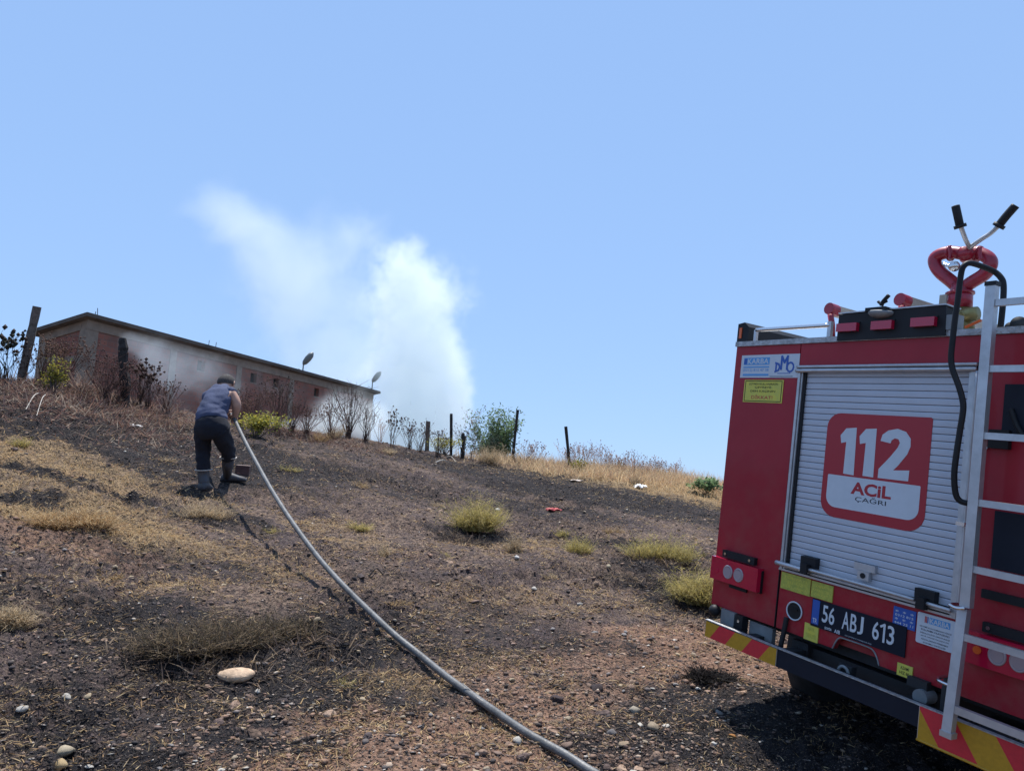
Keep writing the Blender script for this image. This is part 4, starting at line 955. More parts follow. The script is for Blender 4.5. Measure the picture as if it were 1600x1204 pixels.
def loft(name, rings, m, parent, wr=.0, seed=0, sub=1, seg=20):
    """rings: (centre, half width across the picture, half depth); elliptical cross sections along a path"""
    bm = bmesh.new(); C_ = [Vector(c) for c, a, b in rings]; R_ = []; u = Vector(RT)
    for i, (c, a, b) in enumerate(rings):
        t = (C_[min(i+1, len(C_)-1)]-C_[max(i-1, 0)]).normalized(); w = t.cross(u).normalized(); uu = w.cross(t).normalized()
        R_.append([bm.verts.new(C_[i]+uu*a*math.cos(q)+w*b*math.sin(q)) for q in np.linspace(0, 2*math.pi, seg, endpoint=False)])
    for A_, B_ in zip(R_, R_[1:]):
        for k in range(seg): bm.faces.new((A_[k], A_[(k+1) % seg], B_[(k+1) % seg], B_[k]))
    bm.faces.new(R_[0]); bm.faces.new(R_[-1][::-1])
    if sub:
        bmesh.ops.subdivide_edges(bm, edges=[e for e in bm.edges if len(e.link_faces) == 2 and all(len(f.verts) == 4 for f in e.link_faces)], cuts=2, use_grid_fill=True, smooth=.6)
    bm.normal_update()
    if wr:
        for v in bm.verts:
            p = v.co; n_ = math.sin(p.x*31+p.z*47+seed+2*math.sin(p.z*19+p.y*11))*.5+math.sin(p.z*83-p.x*37+seed*2+1.5*math.sin(p.x*23))*.35+math.sin(p.y*40+p.z*60)*.25
            v.co = p+v.normal*n_*wr
    return bm_obj(name, bm, m, parent, True)
S_ = D0/FPX
def rg_(L): return [(J(px, py, dd), hw*S_, hd) for (px, py, hw, dd, hd) in L]
loft('shirt', rg_([(330.5, 661, 22, .03, .13), (330, 656, 24, .04, .155), (330.5, 650, 23, .07, .155), (333, 641, 21.8, .12, .15), (337.5, 631, 21.8, .18, .145), (341.5, 622, 22, .25, .14), (346, 614.5, 19.5, .32, .12), (350, 610, 12.5, .38, .085), (351.5, 607.5, 8, .41, .068)]), M_SHIRT, man, .011, 1)
# short cap of the shirt over each shoulder
loft('sleeve', [(J(356, 613, .30), .07, .08), (J(361, 613.5, .30), .066, .072), (J(364, 615.5, .29), .060, .064)], M_SHIRT, man, .003, 4)
loft('sleeve', [(J(332, 616, .33), .07, .08), (J(325, 620, .36), .07, .075), (J(324, 627, .42), .062, .066)], M_SHIRT, man, .003, 5)
loft('trousers', rg_([(331, 654, 21, .05, .14), (331, 660, 24.5, .03, .16), (330.5, 668, 26.5, .01, .17), (331, 675, 25.5, .01, .16), (332, 682, 22, .02, .13)]), M_TROUS, man, .005, 2)
loft('trouser_leg', rg_([(319, 668, 14, .01, .14), (318, 679, 13.2, .02, .13), (317.5, 690, 11.6, .04, .115), (317.5, 702, 11, .06, .10), (317.5, 716, 10, .04, .095), (318, 727, 9.6, .02, .09), (318, 734, 9.0, .02, .085)]), M_TROUS, man, .008, 3)
loft('trouser_leg', rg_([(343, 668, 14, .01, .14), (346, 679, 13.4, .05, .13), (351, 690, 12.4, .12, .115), (355.5, 701, 11.4, .20, .10), (357.2, 710, 10.6, .24, .095), (357, 715, 10, .26, .09)]), M_TROUS, man, .008, 7)
def boot(L, foot, top, rr_):
    b = loft('boot', rg_(L)+foot, M_BOOT, man, .003, 2)
    t, d = Vector(top[0]), (Vector(top[0])-Vector(top[1])).normalized(); e1 = d.orthogonal().normalized(); e2 = d.cross(e1)
    bm_obj('boot_rim', tube_bm([t+(e1*math.cos(a)+e2*math.sin(a))*rr_ for a in np.linspace(0, 2*math.pi, 24, endpoint=False)], .007, 6, closed=True), M_CUFF, b, True)
    return b
gl = gL+np.array([0, 0, .0]); gr2 = gR+np.array([0, 0, 0])
boot([(318, 731, 8.6, .02, .082), (318, 742, 8.2, .02, .075), (318.5, 752, 7.4, .0, .068), (318.5, 758, 7.2, .0, .072)], [], (J(318, 733.5, .02), J(318, 750, .02)), .086)
def foot(c, d, L):
    c = np.array(c); d = np.array(d, float); d /= np.linalg.norm(d); s_ = np.array([d[1], -d[0], 0]); bm = bmesh.new(); R_ = []
    for (a, w, h) in ((-.085, .028, .06), (-.07, .05, .09), (-.02, .055, .12), (.05, .052, .10), (.12, .055, .075), (.18, .048, .06), (.205, .025, .04)):
        p = c+d*a; ring = [p+s_*w*math.cos(q)+np.array([0, 0, 1])*(h*.5+h*.5*math.sin(q)) for q in np.linspace(0, 2*math.pi, 14, endpoint=False)]
        for v in ring: v[2] = max(v[2], c[2]-.005)
        R_.append([bm.verts.new(v) for v in ring])
    for A_, B_ in zip(R_, R_[1:]):
        for k in range(14): bm.faces.new((A_[k], A_[(k+1) % 14], B_[(k+1) % 14], B_[k]))
    bm.faces.new(R_[0]); bm.faces.new(R_[-1][::-1]); return bm_obj('boot_foot', bm, M_BOOT, man, True)
foot(gL+np.array([0, .0, .0]), (-.1, 1, 0), 1)
boot([(356.5, 712, 9.4, .26, .084), (356, 722, 9.2, .27, .08), (355.5, 733, 8.0, (D1-D0)*.8, .07), (355, 742, 6.8, D1-D0, .066)], [], (J(356.5, 714.5, .26), J(355.5, 735, .27)), .087)
foot(gR+np.array([-.005, 0, .0]), (.85, .5, 0), 1)
# hair cap
b_ = bmesh.new(); bmesh.ops.create_uvsphere(b_, u_segments=24, v_segments=16, radius=1)
for v in b_.verts: v.co = Vector((v.co.x*.098, v.co.y*.106, v.co.z*.098))
bmesh.ops.delete(b_, geom=[v for v in b_.verts if v.co.z < -.035 or (v.co.y > .055 and v.co.z < .03)], context='VERTS')
bmesh.ops.translate(b_, vec=hd+Vector((0, -.004, .012)), verts=b_.verts)
bm_obj('hair', b_, M_HAIR, man, True)

# ------------------------------------------------------------------ hose
M_HOSE = mat('grey_hose', (.12, .12, .118), .45, noise=.5, nscale=9, spec=.6, bump=.3, bscale=60)
T0 = ground(622, 1006); DT = float((T0-CAM)@FWD); HR = .0195; Dh = D0+.28
air = [(366, 654), (371, 665), (384, 692), (402, 726), (424, 766), (450, 810), (478, 852), (508, 892), (542, 930), (580, 968), (618, 1002)]
arc = np.cumsum([0]+[math.dist(air[i], air[i+1]) for i in range(len(air)-1)]); arc = arc/arc[-1]
pts = [np.array(J(352, 649, .9)), np.array(handL)]
for (p, a) in zip(air, arc):
    D = 1/((1-a)/Dh+a/DT); pts.append(at(p[0], p[1], D)+np.array([0, 0, HR*a]))
for p in [(660, 1037), (706, 1074), (760, 1113), (820, 1155), (880, 1191), (925, 1215), (990, 1250), (1100, 1290)]:
    g = ground(*p); pts.append(g+np.array([0, 0, HR*.9]))
last = pts[-1]; pts += [np.array([last[0]+.5, last[1]-.25, Hs(last[0]+.5, last[1]-.25)+HR]), np.array([last[0]+1.3, last[1]-.3, Hs(last[0]+1.3, last[1]-.3)+HR])]
cp = catmull(pts, 10)
for p in cp[20:]:      # rest on the highest crumbs under it
    hh = max(Hs(p[0]+dx, p[1]+dy) for dx in (-.02, 0, .02) for dy in (-.02, 0, .02)); p[2] = max(p[2], hh+HR*.75)
zs = np.array([p[2] for p in cp])
zm = np.array([zs[max(0, i-4):i+5].mean()*.5+zs[max(0, i-4):i+5].max()*.5 for i in range(len(zs))])
zm = np.array([zm[max(0, i-9):i+10].mean() for i in range(len(zm))])
for i, p in enumerate(cp):
    f = min(1, max(0, (i-60)/40)); p[2] = p[2]*(1-f)+zm[i]*f
hose = bm_obj('fire_hose', tube_bm(cp, HR, 14), M_HOSE, None, True)
tag(hose, 'long grey fire hose running downhill from the man past the truck', 'hose')
nzl = [pts[0], pts[0]+(pts[0]-pts[1])*.5, pts[0]+(pts[0]-pts[1])*1.0]
bm_obj('nozzle', tube_bm(nzl, [.026, .03, .02], 12), M_CHARRED, hose, True)
# thin wire loosely wound where the hose lies by the red earth
g = ground(730, 1090)
bm = tube_bm(catmull([g+np.array([-.03, .05, .06]), g+np.array([.03, .0, .03]), g+np.array([.06, -.06, .02]), g+np.array([.11, -.12, .01])], 6), .003, 5)
wi = bm_obj('wire', bm, M_PALEWOOD, None); tag(wi, 'thin pale wire looped under the hose on the red earth', 'wire')
# ------------------------------------------------------------------ fire truck
_a, _b, _c = 1.05810229, -0.05529487, 0.11742984
def _RM(a, b, c):
    ca, sa = math.cos(a), math.sin(a); cb, sb = math.cos(b), math.sin(b); cc, sc = math.cos(c), math.sin(c)
    return np.array([[cc, -sc, 0], [sc, cc, 0], [0, 0, 1]])@np.array([[1, 0, 0], [0, cb, -sb], [0, sb, cb]])@np.array([[ca, 0, sa], [0, 1, 0], [-sa, 0, ca]])
_R = _RM(_a, _b, _c)
def _c2w(v): return v[0]*RT-v[1]*UP+v[2]*FWD
TX, TY, TZ = _c2w(_R[:, 0]), _c2w(_R[:, 2]), -_c2w(_R[:, 1])
TO = CAM+ray(1344, 975)*3.5
truck = empty('fire_truck')
truck.matrix_world = Matrix(((TX[0], TY[0], TZ[0], TO[0]), (TX[1], TY[1], TZ[1], TO[1]), (TX[2], TY[2], TZ[2], TO[2]), (0, 0, 0, 1)))
tag(truck, 'red fire truck seen from behind with roller shutter, ladder and water cannon', 'fire truck')
def T(px, py, d=0.):
    q = ray(px, py); t = float(((TO-CAM)@TY+d)/(q@TY)); P = CAM+q*t-TO; return (float(P@TX), float(P@TZ))
def T3(px, py, d=0.):
    s, z = T(px, py, d); return (s, d, z)
RED = (.33, .006, .020)
M_RED = mat('red_paint', RED, .42, noise=.12, nscale=3, spec=.35, coat=.12, bump=.03, bscale=25)
M_ALU = mat('brushed_aluminium', (.52, .53, .55), .38, .75, noise=.2, nscale=12); M_STEEL = mat('polished_steel', (.65, .65, .66), .18, 1.)
M_GALV = mat('galvanised_tread', (.48, .49, .50), .45, .5, noise=.4, nscale=40, bump=.6, bscale=90)
M_SLAT = mat('shutter_slat', (.47, .51, .58), .45, .15, noise=.06, nscale=5)
M_BLK = mat('black_plastic', (.012, .013, .016), .5, noise=.2, nscale=9, spec=.3); M_NAVY = mat('dark_panel', (.010, .014, .026), .5, noise=.2, nscale=5, spec=.25)
M_WHITE = mat('white_print', (.54, .60, .66), .5, noise=.05, nscale=20); M_SIGNRED = mat('red_print', (.36, .016, .028), .45)
M_YEL = mat('yellow_sticker', (.62, .56, .07), .5, noise=.2, nscale=30, col2=(.50, .50, .10)); M_YREF = mat('amber_reflective', (.50, .27, .015), .4, noise=.15, nscale=60); M_RREF = mat('red_reflective', (.60, .025, .04), .4, noise=.12, nscale=60)
M_BLUE = mat('blue_print', (.02, .09, .38), .45); M_LBLUE = mat('light_blue_print', (.08, .30, .62), .45); M_INK = mat('black_print', (.008, .011, .022), .6, spec=.2); M_REDINK = mat('red_ink', (.45, .03, .03), .5)
M_LENSR = mat('red_lens', (.44, .005, .04), .18, coat=.6); M_LENSC = mat('clear_lens', (.34, .28, .30), .2, coat=.5); M_ORANGE = mat('orange_lens', (.7, .12, .02), .25)
M_FRAME = mat('chassis_grey', (.02, .023, .027), .6, noise=.3); M_LGREY = mat('bracket_grey', (.22, .24, .25), .5, noise=.3); M_TYRE = mat('tyre_rubber', (.022, .022, .023), .85, noise=.4, bump=.4)
M_CREAM = mat('cream_rail', (.45, .40, .33), .5, noise=.3); M_BRASS = mat('brass_valve', (.30, .25, .10), .4, .5, noise=.3)
# road dust and dried mud on the red paint, heavier towards the bottom
_nt = M_RED.node_tree; _b = _nt.nodes['Principled BSDF']; _tc = _nt.nodes.new('ShaderNodeTexCoord'); _sp = _nt.nodes.new('ShaderNodeSeparateXYZ'); _nt.links.new(_tc.outputs['Object'], _sp.inputs[0])
_hz = _nt.nodes.new('ShaderNodeMapRange'); _hz.inputs[1].default_value = .9; _hz.inputs[2].default_value = -.2; _hz.inputs[3].default_value = .04; _hz.inputs[4].default_value = .30; _nt.links.new(_sp.outputs[2], _hz.inputs[0])
_n = _nt.nodes.new('ShaderNodeTexNoise'); _n.inputs['Scale'].default_value = 7; _n.inputs['Detail'].default_value = 8; _n.inputs['Roughness'].default_value = .7; _nt.links.new(_tc.outputs['Object'], _n.inputs['Vector'])
_nr = _nt.nodes.new('ShaderNodeMapRange'); _nr.inputs[1].default_value = .42; _nr.inputs[2].default_value = .72; _nt.links.new(_n.outputs[0], _nr.inputs[0])
_mu = _nt.nodes.new('ShaderNodeMath'); _mu.operation = 'MULTIPLY'; _nt.links.new(_hz.outputs[0], _mu.inputs[0]); _nt.links.new(_nr.outputs[0], _mu.inputs[1])
_mx = _nt.nodes.new('ShaderNodeMix'); _mx.data_type = 'RGBA'; _nt.links.new(_mu.outputs[0], _mx.inputs[0]); _nt.links.new(_b.inputs['Base Color'].links[0].from_socket, _mx.inputs[6]); _mx.inputs[7].default_value = (.22, .16, .12, 1)
_nt.links.new(_mx.outputs[2], _b.inputs['Base Color'])
def tb(name, s0, s1, d0, d1, z0, z1, m, par=truck, bev=0.): return bm_obj(name, box_bm(s0, s1, d0, d1, z0, z1), m, par, False, bev)
def tq(name, P, d0, th, m, par=truck, bev=0.):
    """plate on the rear face: photo corners, front at depth d0, th thick"""
    return bm_obj(name, prism_bm([T(*p, d0) for p in P], d0, d0+th), m, par, False, bev)
def tcyl(name, c, r, d0, d1, m, par=truck, seg=24, rz=1.0):
    return bm_obj(name, prism_bm([(c[0]+r*math.cos(a), c[1]+r*rz*math.sin(a)) for a in np.linspace(0, 2*math.pi, seg, endpoint=False)], d0, d1), m, par, False)
def ttube(name, P, r, m, par=truck, seg=12, n=6, closed=False): return bm_obj(name, tube_bm(catmull(P, n, closed) if len(P) > 2 else P, r, seg, closed=closed), m, par, True)
def text(par, string, box, d, m, bold=0., name='lettering', shear=0.):
    s0, s1, z0, z1 = box
    cu = bpy.data.curves.new('t', 'FONT'); cu.body = string; cu.size = 1; cu.offset = bold; cu.shear = shear; cu.resolution_u = 3
    o = bpy.data.objects.new('t', cu); COL.objects.link(o); bpy.context.view_layer.update()
    me = bpy.data.meshes.new_from_object(o.evaluated_get(bpy.context.evaluated_depsgraph_get())); bpy.data.objects.remove(o)
    V = np.array([v.co[:] for v in me.vertices]); lo = V.min(0); hi = V.max(0)
    for v in me.vertices:
        v.co = Vector((s0+(v.co.x-lo[0])/(hi[0]-lo[0])*(s1-s0), d, z0+(v.co.y-lo[1])/(hi[1]-lo[1])*(z1-z0)))
    me.materials.clear(); me.materials.append(m); me.name = name
    return link(bpy.data.objects.new(name, me), par)
SL, SR, ZTOP, ZBOT, SEAM, DR = -.962, .885, 1.392, -.158, -.495, .447
RD = .012
# body panels (the rear face at depth 0)
def rpanel(name, s0, s1, z0, z1): return tb(name, s0, s1, 0, .04, z0, z1, M_RED, truck, .006)
rpanel('side_panel', SL, SEAM-.004, ZBOT, ZTOP); rpanel('side_panel', DR+.006, SR, ZBOT, ZTOP)
rpanel('top_panel', SEAM+.002, DR, 1.272, ZTOP)
apron = [(SEAM+.008, .150), (SEAM+.008, ZBOT), (-.135, ZBOT), (-.118, -.118), (-.09, -.095), (.052, -.095), (.085, -.11), (.108, ZBOT), (DR, ZBOT), (DR, .150)]
bm_obj('lower_panel', prism_bm(apron, 0.003, .035), M_RED, truck, False)
ttube('cutout_trim', [(-.137, .0, ZBOT), (-.121, .0, -.120), (-.105, .0, -.098), (-.08, .0, -.092), (.05, 0, -.092), (.08, 0, -.102), (.098, .0, -.125), (.112, .0, ZBOT)], .004, M_LGREY, truck, 6)
# the box behind
tb('body_shell', SL+.002, SR-.002, .045, 2.45, ZBOT+.02, ZTOP-.001, M_RED, truck, .01)
tb('shutter_recess', SEAM+.012, DR-.01, .036, .044, .15, 1.27, M_BLK)
tb('roof_trim', SL-.004, SR+.004, -.012, 2.46, ZTOP+.001, ZTOP+.030, M_GALV, truck, .004)
# cab
cabP = [(2.52, -.20), (2.52, 1.25), (3.15, 1.25), (3.75, .55), (4.05, .40), (4.1, -.20)]
bm = bmesh.new()
va = [bm.verts.new((SL+.04, y, z)) for y, z in cabP]; vb = [bm.verts.new((SR-.04, y, z)) for y, z in cabP]
bm.faces.new(va); bm.faces.new(vb[::-1])
for i in range(len(cabP)): bm.faces.new((va[i], vb[i], vb[(i+1) % 6], va[(i+1) % 6]))
cabo = bm_obj('cab', bm, M_RED, truck, False, .02)
M_GLASS = mat('dark_glass', (.02, .025, .03), .08, coat=.5)
for s_ in (SL+.035, SR-.035):
    bm = bmesh.new(); v = [bm.verts.new((s_, y, z)) for y, z in ((2.62, .55), (2.62, 1.12), (3.1, 1.12), (3.55, .6))]; bm.faces.new(v)
    r_ = bmesh.ops.extrude_face_region(bm, geom=bm.faces[:]); bmesh.ops.translate(bm, vec=(.006 if s_ > 0 else -.006, 0, 0), verts=[q for q in r_['geom'] if isinstance(q, bmesh.types.BMVert)])
    bm_obj('side_window', bm, M_GLASS, cabo)
bm = bmesh.new(); v = [bm.verts.new(p) for p in ((SL+.12, 3.19, 1.215), (SR-.12, 3.19, 1.215), (SR-.1, 3.72, .595), (SL+.1, 3.72, .595))]; bm.faces.new(v)
r_ = bmesh.ops.extrude_face_region(bm, geom=bm.faces[:]); bmesh.ops.translate(bm, vec=(0, .012, .01), verts=[q for q in r_['geom'] if isinstance(q, bmesh.types.BMVert)])
bm_obj('windscreen', bm, M_GLASS, cabo)
# wheels
for d_ in (.95, 3.35):
    for s_ in (-.76, .68):
        gz_ = []
        w = bpy.data.objects.new('wheel', None); link(w, truck)
        c = (s_, d_, -.42)
        bm = bmesh.new(); prof = [(-.10, .22), (-.11, .34), (-.09, .385), (.09, .385), (.11, .34), (.10, .22)]
        rings = [[bm.verts.new((c[0]+x, c[1]+r*math.cos(a), c[2]+r*math.sin(a))) for a in np.linspace(0, 2*math.pi, 32, endpoint=False)] for x, r in prof]
        for A_, B_ in zip(rings, rings[1:]):
            for k in range(32): bm.faces.new((A_[k], A_[(k+1) % 32], B_[(k+1) % 32], B_[k]))
        bm_obj('tyre', bm, M_TYRE, w, True)
        bm = bmesh.new(); tube_bm([(c[0]-.08, c[1], c[2]), (c[0]+.08, c[1], c[2])], .222, 24, bm); bm_obj('rim', bm, M_LGREY, w)
tb('chassis_rail', -.42, -.32, .06, 3.9, -.34, -.20, M_FRAME); tb('chassis_rail', .26, .36, .06, 3.9, -.34, -.20, M_FRAME)
tb('cross_member', -.32, .26, .10, .17, -.33, -.22, M_FRAME)
tb('underbody', SL+.06, SR-.06, .10, 2.4, -.20, ZBOT+.015, M_FRAME)
bm_obj('axle', tube_bm([(-.7, .95, -.42), (.62, .95, -.42)], .05, 12), M_FRAME, truck, True)
# roller shutter: frame, slats, handle bar, catches
shut = tb('roller_shutter', -.462, .412, .030, .0345, .165, 1.235, M_BLK)
z = .192; k = 0
prof = []
while z < 1.215:
    bm = bmesh.new(); h_ = .0322
    pr_ = [(.024, z), (.0178, z+.0010), (.0164, z+.0035), (.0158, z+.016), (.0160, z+.027), (.0176, z+.0308), (.024, z+h_-.0007)]
    a_ = [bm.verts.new((-.458, y, zz_)) for y, zz_ in pr_]; b_ = [bm.verts.new((.408, y, zz_)) for y, zz_ in pr_]
    for i in range(len(pr_)-1): bm.faces.new((a_[i], b_[i], b_[i+1], a_[i+1]))
    bm.faces.new(a_); bm.faces.new(b_[::-1]); bm.faces.new((a_[0], a_[-1], b_[-1], b_[0]))
    bm_obj('slat', bm, M_SLAT, shut, False); z += h_+.0006
for s0, s1 in ((-.488, -.474), (-.472, -.463), (.413, .424), (.426, .444)):
    tb('door_frame', s0, s1, -.012 if s0 in (-.488, .426) else -.004, .034, .16, 1.236, M_ALU, truck, .002)
for s0 in (-.463,): tb('door_seal', -.4625, -.448, .004, .026, .17, 1.232, M_BLK)
ttube('header_rail', [(SEAM, -.012, 1.262), (SEAM+.1, -.012, 1.262), (DR, -.012, 1.262)], .0085, M_ALU); ttube('header_rail', [(SEAM, -.016, 1.240), (SEAM+.1, -.016, 1.240), (DR, -.016, 1.240)], .0105, M_ALU)
tb('door_sill', SEAM+.0, DR, -.010, .03, .152, .162, M_ALU, truck, .002)
tb('door_sill', SEAM+.03, DR, -.016, .03, .170, .180, M_ALU, truck, .002)
hb0 = T(1222, 879, -.03); 
ttube('handle_bar', [(SEAM+.0, -.035, .190), (SEAM+.2, -.035, .188), (-.35, -.035, .186)], .0125, M_ALU)
ttube('handle_bar', [(-.33, -.03, .196), (.0, -.03, .194), (.27, -.03, .190)], .009, M_ALU); ttube('handle_bar', [(.31, -.03, .189), (.36, -.03, .188), (.43, -.03, .186)], .009, M_ALU)
def q4(x0, y0, x1, y1): return [(x0, y0), (x1, y0), (x1, y1), (x0, y1)]
for (px, py) in ((1262, 882), (1444, 935)):
    c = T(px, py, -.02)
    ct = tb('shutter_catch', c[0]-.045, c[0]+.045, -.022, .014, c[1]-.012, c[1]+.040, M_BLK, truck, .004); tb('catch_block', c[0]-.018, c[0]+.02, -.055, -.023, c[1]-.045, c[1]+.006, M_BLK, ct, .004)
c = T(1349, 893, -.01); lt = tb('shutter_lock', c[0]-.055, c[0]+.055, -.006, .014, c[1]+.004, c[1]+.038, M_ALU, truck, .003)
tb('lock_tongue', c[0]-.03, c[0]+.03, -.012, .013, c[1]-.04, c[1]+.003, M_ALU, lt, .003); tcyl('keyhole', (c[0], c[1]-.018), .013, -.016, -.0121, M_BLK, lt)
# side seam and black post under the body
tb('panel_seam', SEAM-.003, SEAM+.001, -.001, .03, ZBOT, .15, M_BLK)
# --- 112 sign printed on the shutter
def Z1(x, y): return (1080+x*.325, 480+y*.325)
DS = .0145
def rounded(s0, s1, z0, z1, r):   # radii for tl, tr, br, bl
    out = []
    for (cx, cz, rr_, a0) in ((s0, z1, r[0], 180), (s1, z1, r[1], 90), (s1, z0, r[2], 0), (s0, z0, r[3], 270)):
        sx = 1 if cx == s0 else -1; sz = 1 if cz == z0 else -1
        for k in range(7):
            a = math.radians(a0-90*k/6); out.append((cx+sx*rr_+rr_*math.cos(a), cz+sz*rr_+rr_*math.sin(a)))
    return out
sign = bm_obj('emergency_sign', prism_bm(rounded(-.293, .259, .484, 1.020, (.075, .012, .085, .085)), DS, DS+.001), M_SIGNRED, truck)
bm_obj('white_field', prism_bm(rounded(-.262, .228, .535, .700, (.006, .006, .055, .055)), DS-.0008, DS-.0002), M_WHITE, sign)
def zpoly(name, P, d, m, par): return bm_obj(name, prism_bm([T(*Z1(*p)) for p in P], d, d+.0006), m, par)
zpoly('digit_one', [(710, 613), (738, 580), (788, 577), (772, 806), (722, 797), (737, 645), (713, 650)], DS-.0008, M_WHITE, sign)
zpoly('digit_one', [(801, 618), (832, 583), (884, 581), (866, 816), (815, 808), (831, 650), (803, 655)], DS-.0008, M_WHITE, sign)
two = [(902, 640), (912, 610), (940, 590), (985, 582), (1025, 597), (1047, 630), (1046, 668), (1030, 705), (985, 760), (962, 782), (1040, 783), (1034, 835), (888, 818), (892, 775), (950, 715), (985, 672), (995, 650), (988, 632), (970, 628), (955, 638), (950, 652)]
zpoly('digit_two', two, DS-.0008, M_WHITE, sign)
a0, a1 = T(*Z1(762, 880)), T(*Z1(943, 968)); text(sign, 'ACiL', (a0[0]-.004, a1[0]+.004, .616, .678), DS-.0012, M_SIGNRED, .035)
a0, a1 = T(*Z1(775, 965)), T(*Z1(922, 1010)); text(sign, '\u00c7A\u011eRI', (a0[0], a1[0], .578, .613), DS-.0012, M_INK, .0)
# --- stickers
def quadbox(x0, y0, x1, y1, d=0.):
    a, b = T(x0, y0, d), T(x1, y1, d); return a[0], b[0], b[1], a[1]
wp = tb('maker_plate', -.912, -.495, -.003, -.0005, 1.203, 1.338, M_WHITE)
lb = tb('logo_field', -.892, -.700, -.0038, -.0032, 1.279, 1.322, M_LBLUE, wp)
text(wp, 'KARBA', (-.862, -.706, 1.285, 1.316), -.0043, M_WHITE, .02); text(wp, '\u2590\u258c', (-.889, -.868, 1.285, 1.316), -.0043, M_BLUE) if False else tb('logo_bars', -.889, -.868, -.0043, -.0039, 1.284, 1.317, M_BLUE, wp)
text(wp, 'TEL 0312 000 00', (-.892, -.70, 1.262, 1.273), -.0038, M_LBLUE) if False else tb('rule_line', -.892, -.700, -.0038, -.0033, 1.262, 1.270, M_LBLUE, wp)
text(wp, '(0312) 815 47 38', (-.892, -.702, 1.237, 1.256), -.0038, M_LBLUE, .006)
tb('rule_line', -.892, -.700, -.0038, -.0033, 1.214, 1.226, M_LBLUE, wp)
# round three-letter emblem: D, tall M, O
def stroke(name, P, w, d, m, par):
    bm = bmesh.new(); ps = [np.array(p) for p in P]
    for i in range(len(ps)-1):
        a, b = ps[i], ps[i+1]; t = (b-a)/np.linalg.norm(b-a); n_ = np.array([-t[1], t[0]])*w/2; a = a-t*w*.35; b = b+t*w*.35
        prism_bm([tuple(a+n_), tuple(b+n_), tuple(b-n_), tuple(a-n_)], d-.0001*(i % 3), d+.0005, bm)
    return bm_obj(name, bm, m, par)
ec = -.598
stroke('emblem_letter', [(ec-.052, 1.286), (ec-.052, 1.240)], .011, -.0040, M_BLUE, wp)
stroke('emblem_letter', [(ec-.057, 1.288), (ec-.034, 1.280), (ec-.027, 1.263), (ec-.034, 1.246), (ec-.057, 1.238)], .011, -.0042, M_BLUE, wp)
stroke('emblem_letter', [(ec-.016, 1.252), (ec-.016, 1.325), (ec+.004, 1.290), (ec+.024, 1.325), (ec+.024, 1.252)], .013, -.0044, M_BLUE, wp)
stroke('emblem_letter', [(ec+.034+.022*math.cos(a)+.012, 1.263+.026*math.sin(a)) for a in np.linspace(0, 2*math.pi, 13)], .010, -.0040, M_BLUE, wp)
tb('rule_line', ec-.04, ec+.05, -.0038, -.0033, 1.226, 1.230, M_BLUE, wp); tb('rule_line', -.69, -.53, -.0038, -.0033, 1.209, 1.212, M_INK, wp)
yb = tb('warning_sticker', -.872, -.588, -.003, -.0005, 1.058, 1.190, M_YEL)
for zz0 in (1.064, 1.181): tb('border_line', -.862, -.598, -.0036, -.0031, zz0, zz0+.004, M_INK, yb)
for ss0 in (-.864, -.600): tb('border_line', ss0, ss0+.004, -.0036, -.0031, 1.064, 1.185, M_INK, yb)
for (s_, za, zb, ha) in (('L\u00dcTFEN KULLANIRKEN', 1.160, 1.174, .105), ('\u00c7EVREYE', 1.139, 1.152, .06), ('DEN KA\u00c7ININ', 1.116, 1.130, .09)):
    text(yb, s_, (-.73-ha, -.73+ha, za, zb), -.0036, M_INK, .01)
text(yb, 'D\u0130KKAT!', (-.81, -.655, 1.078, 1.104), -.0036, M_REDINK, .01)
def sticker(P, m, lines, ink=M_INK, title=None):
    """flat sticker from its four corners on the rear face; lines of print"""
    c = np.array([T(*p) for p in P]); s0, s1 = (c[0, 0]+c[3, 0])/2, (c[1, 0]+c[2, 0])/2; z1, z0 = (c[0, 1]+c[1, 1])/2, (c[2, 1]+c[3, 1])/2
    o = tb('sticker', s0, s1, -.003, .0028, z0, z1, m); n = len(lines)
    w = s1-s0; h = z1-z0
    for i, s_ in enumerate(lines):
        za = z1-h*(.12+.80*(i+1)/n)+h*.80/n*.25; zb = za+h*.80/n*.6; wd = w*min(.86, .09*len(s_)+.1)
        text(o, s_, (s0+w/2-wd/2, s0+w/2+wd/2, za, zb), -.0036, ink, .008)
    return o, s0, s1, z0, z1
M_YEL2 = mat('green_yellow_sticker', (.46, .46, .07), .5, noise=.3, nscale=40, col2=(.30, .34, .06))
sticker([(1222, 892), (1268, 905), (1265, 931), (1220, 918)], M_YEL2, ['POMPAYI', 'SUSUZ', 'KULLANMA'], M_YEL)
sticker([(1269.5, 906), (1303, 916), (1300, 941), (1267, 931)], M_YEL2, ['VANAYI', 'KAPALI TUT', 'DIKKAT'], M_YEL)
sticker([(1258, 972), (1280, 978), (1277, 1004), (1256, 997)], M_YEL, ['HAVA', 'TAHLIYE'], M_YEL2)
sticker([(1403, 1035), (1427, 1041), (1425, 1060), (1401, 1054)], M_YEL, ['AZAMI', 'HIZ 80'], M_INK)
o, s0, s1, z0, z1 = sticker([(1397, 946), (1432, 955), (1430, 984), (1395, 977)], M_BLUE, [' *  *  *', '0312 815', ' *  *  *', '444 22 11'], M_WHITE)
c = [T(1432, 957), T(1499, 974), T(1490, 1018), T(1427, 1003)]
s0, s1 = .2745, .442; z0, z1 = .005, .140
kb = bm_obj('maker_notice', prism_bm(rounded(s0, s1, z0, z1, (.008,)*4), -.003, .0028), M_WHITE, truck)
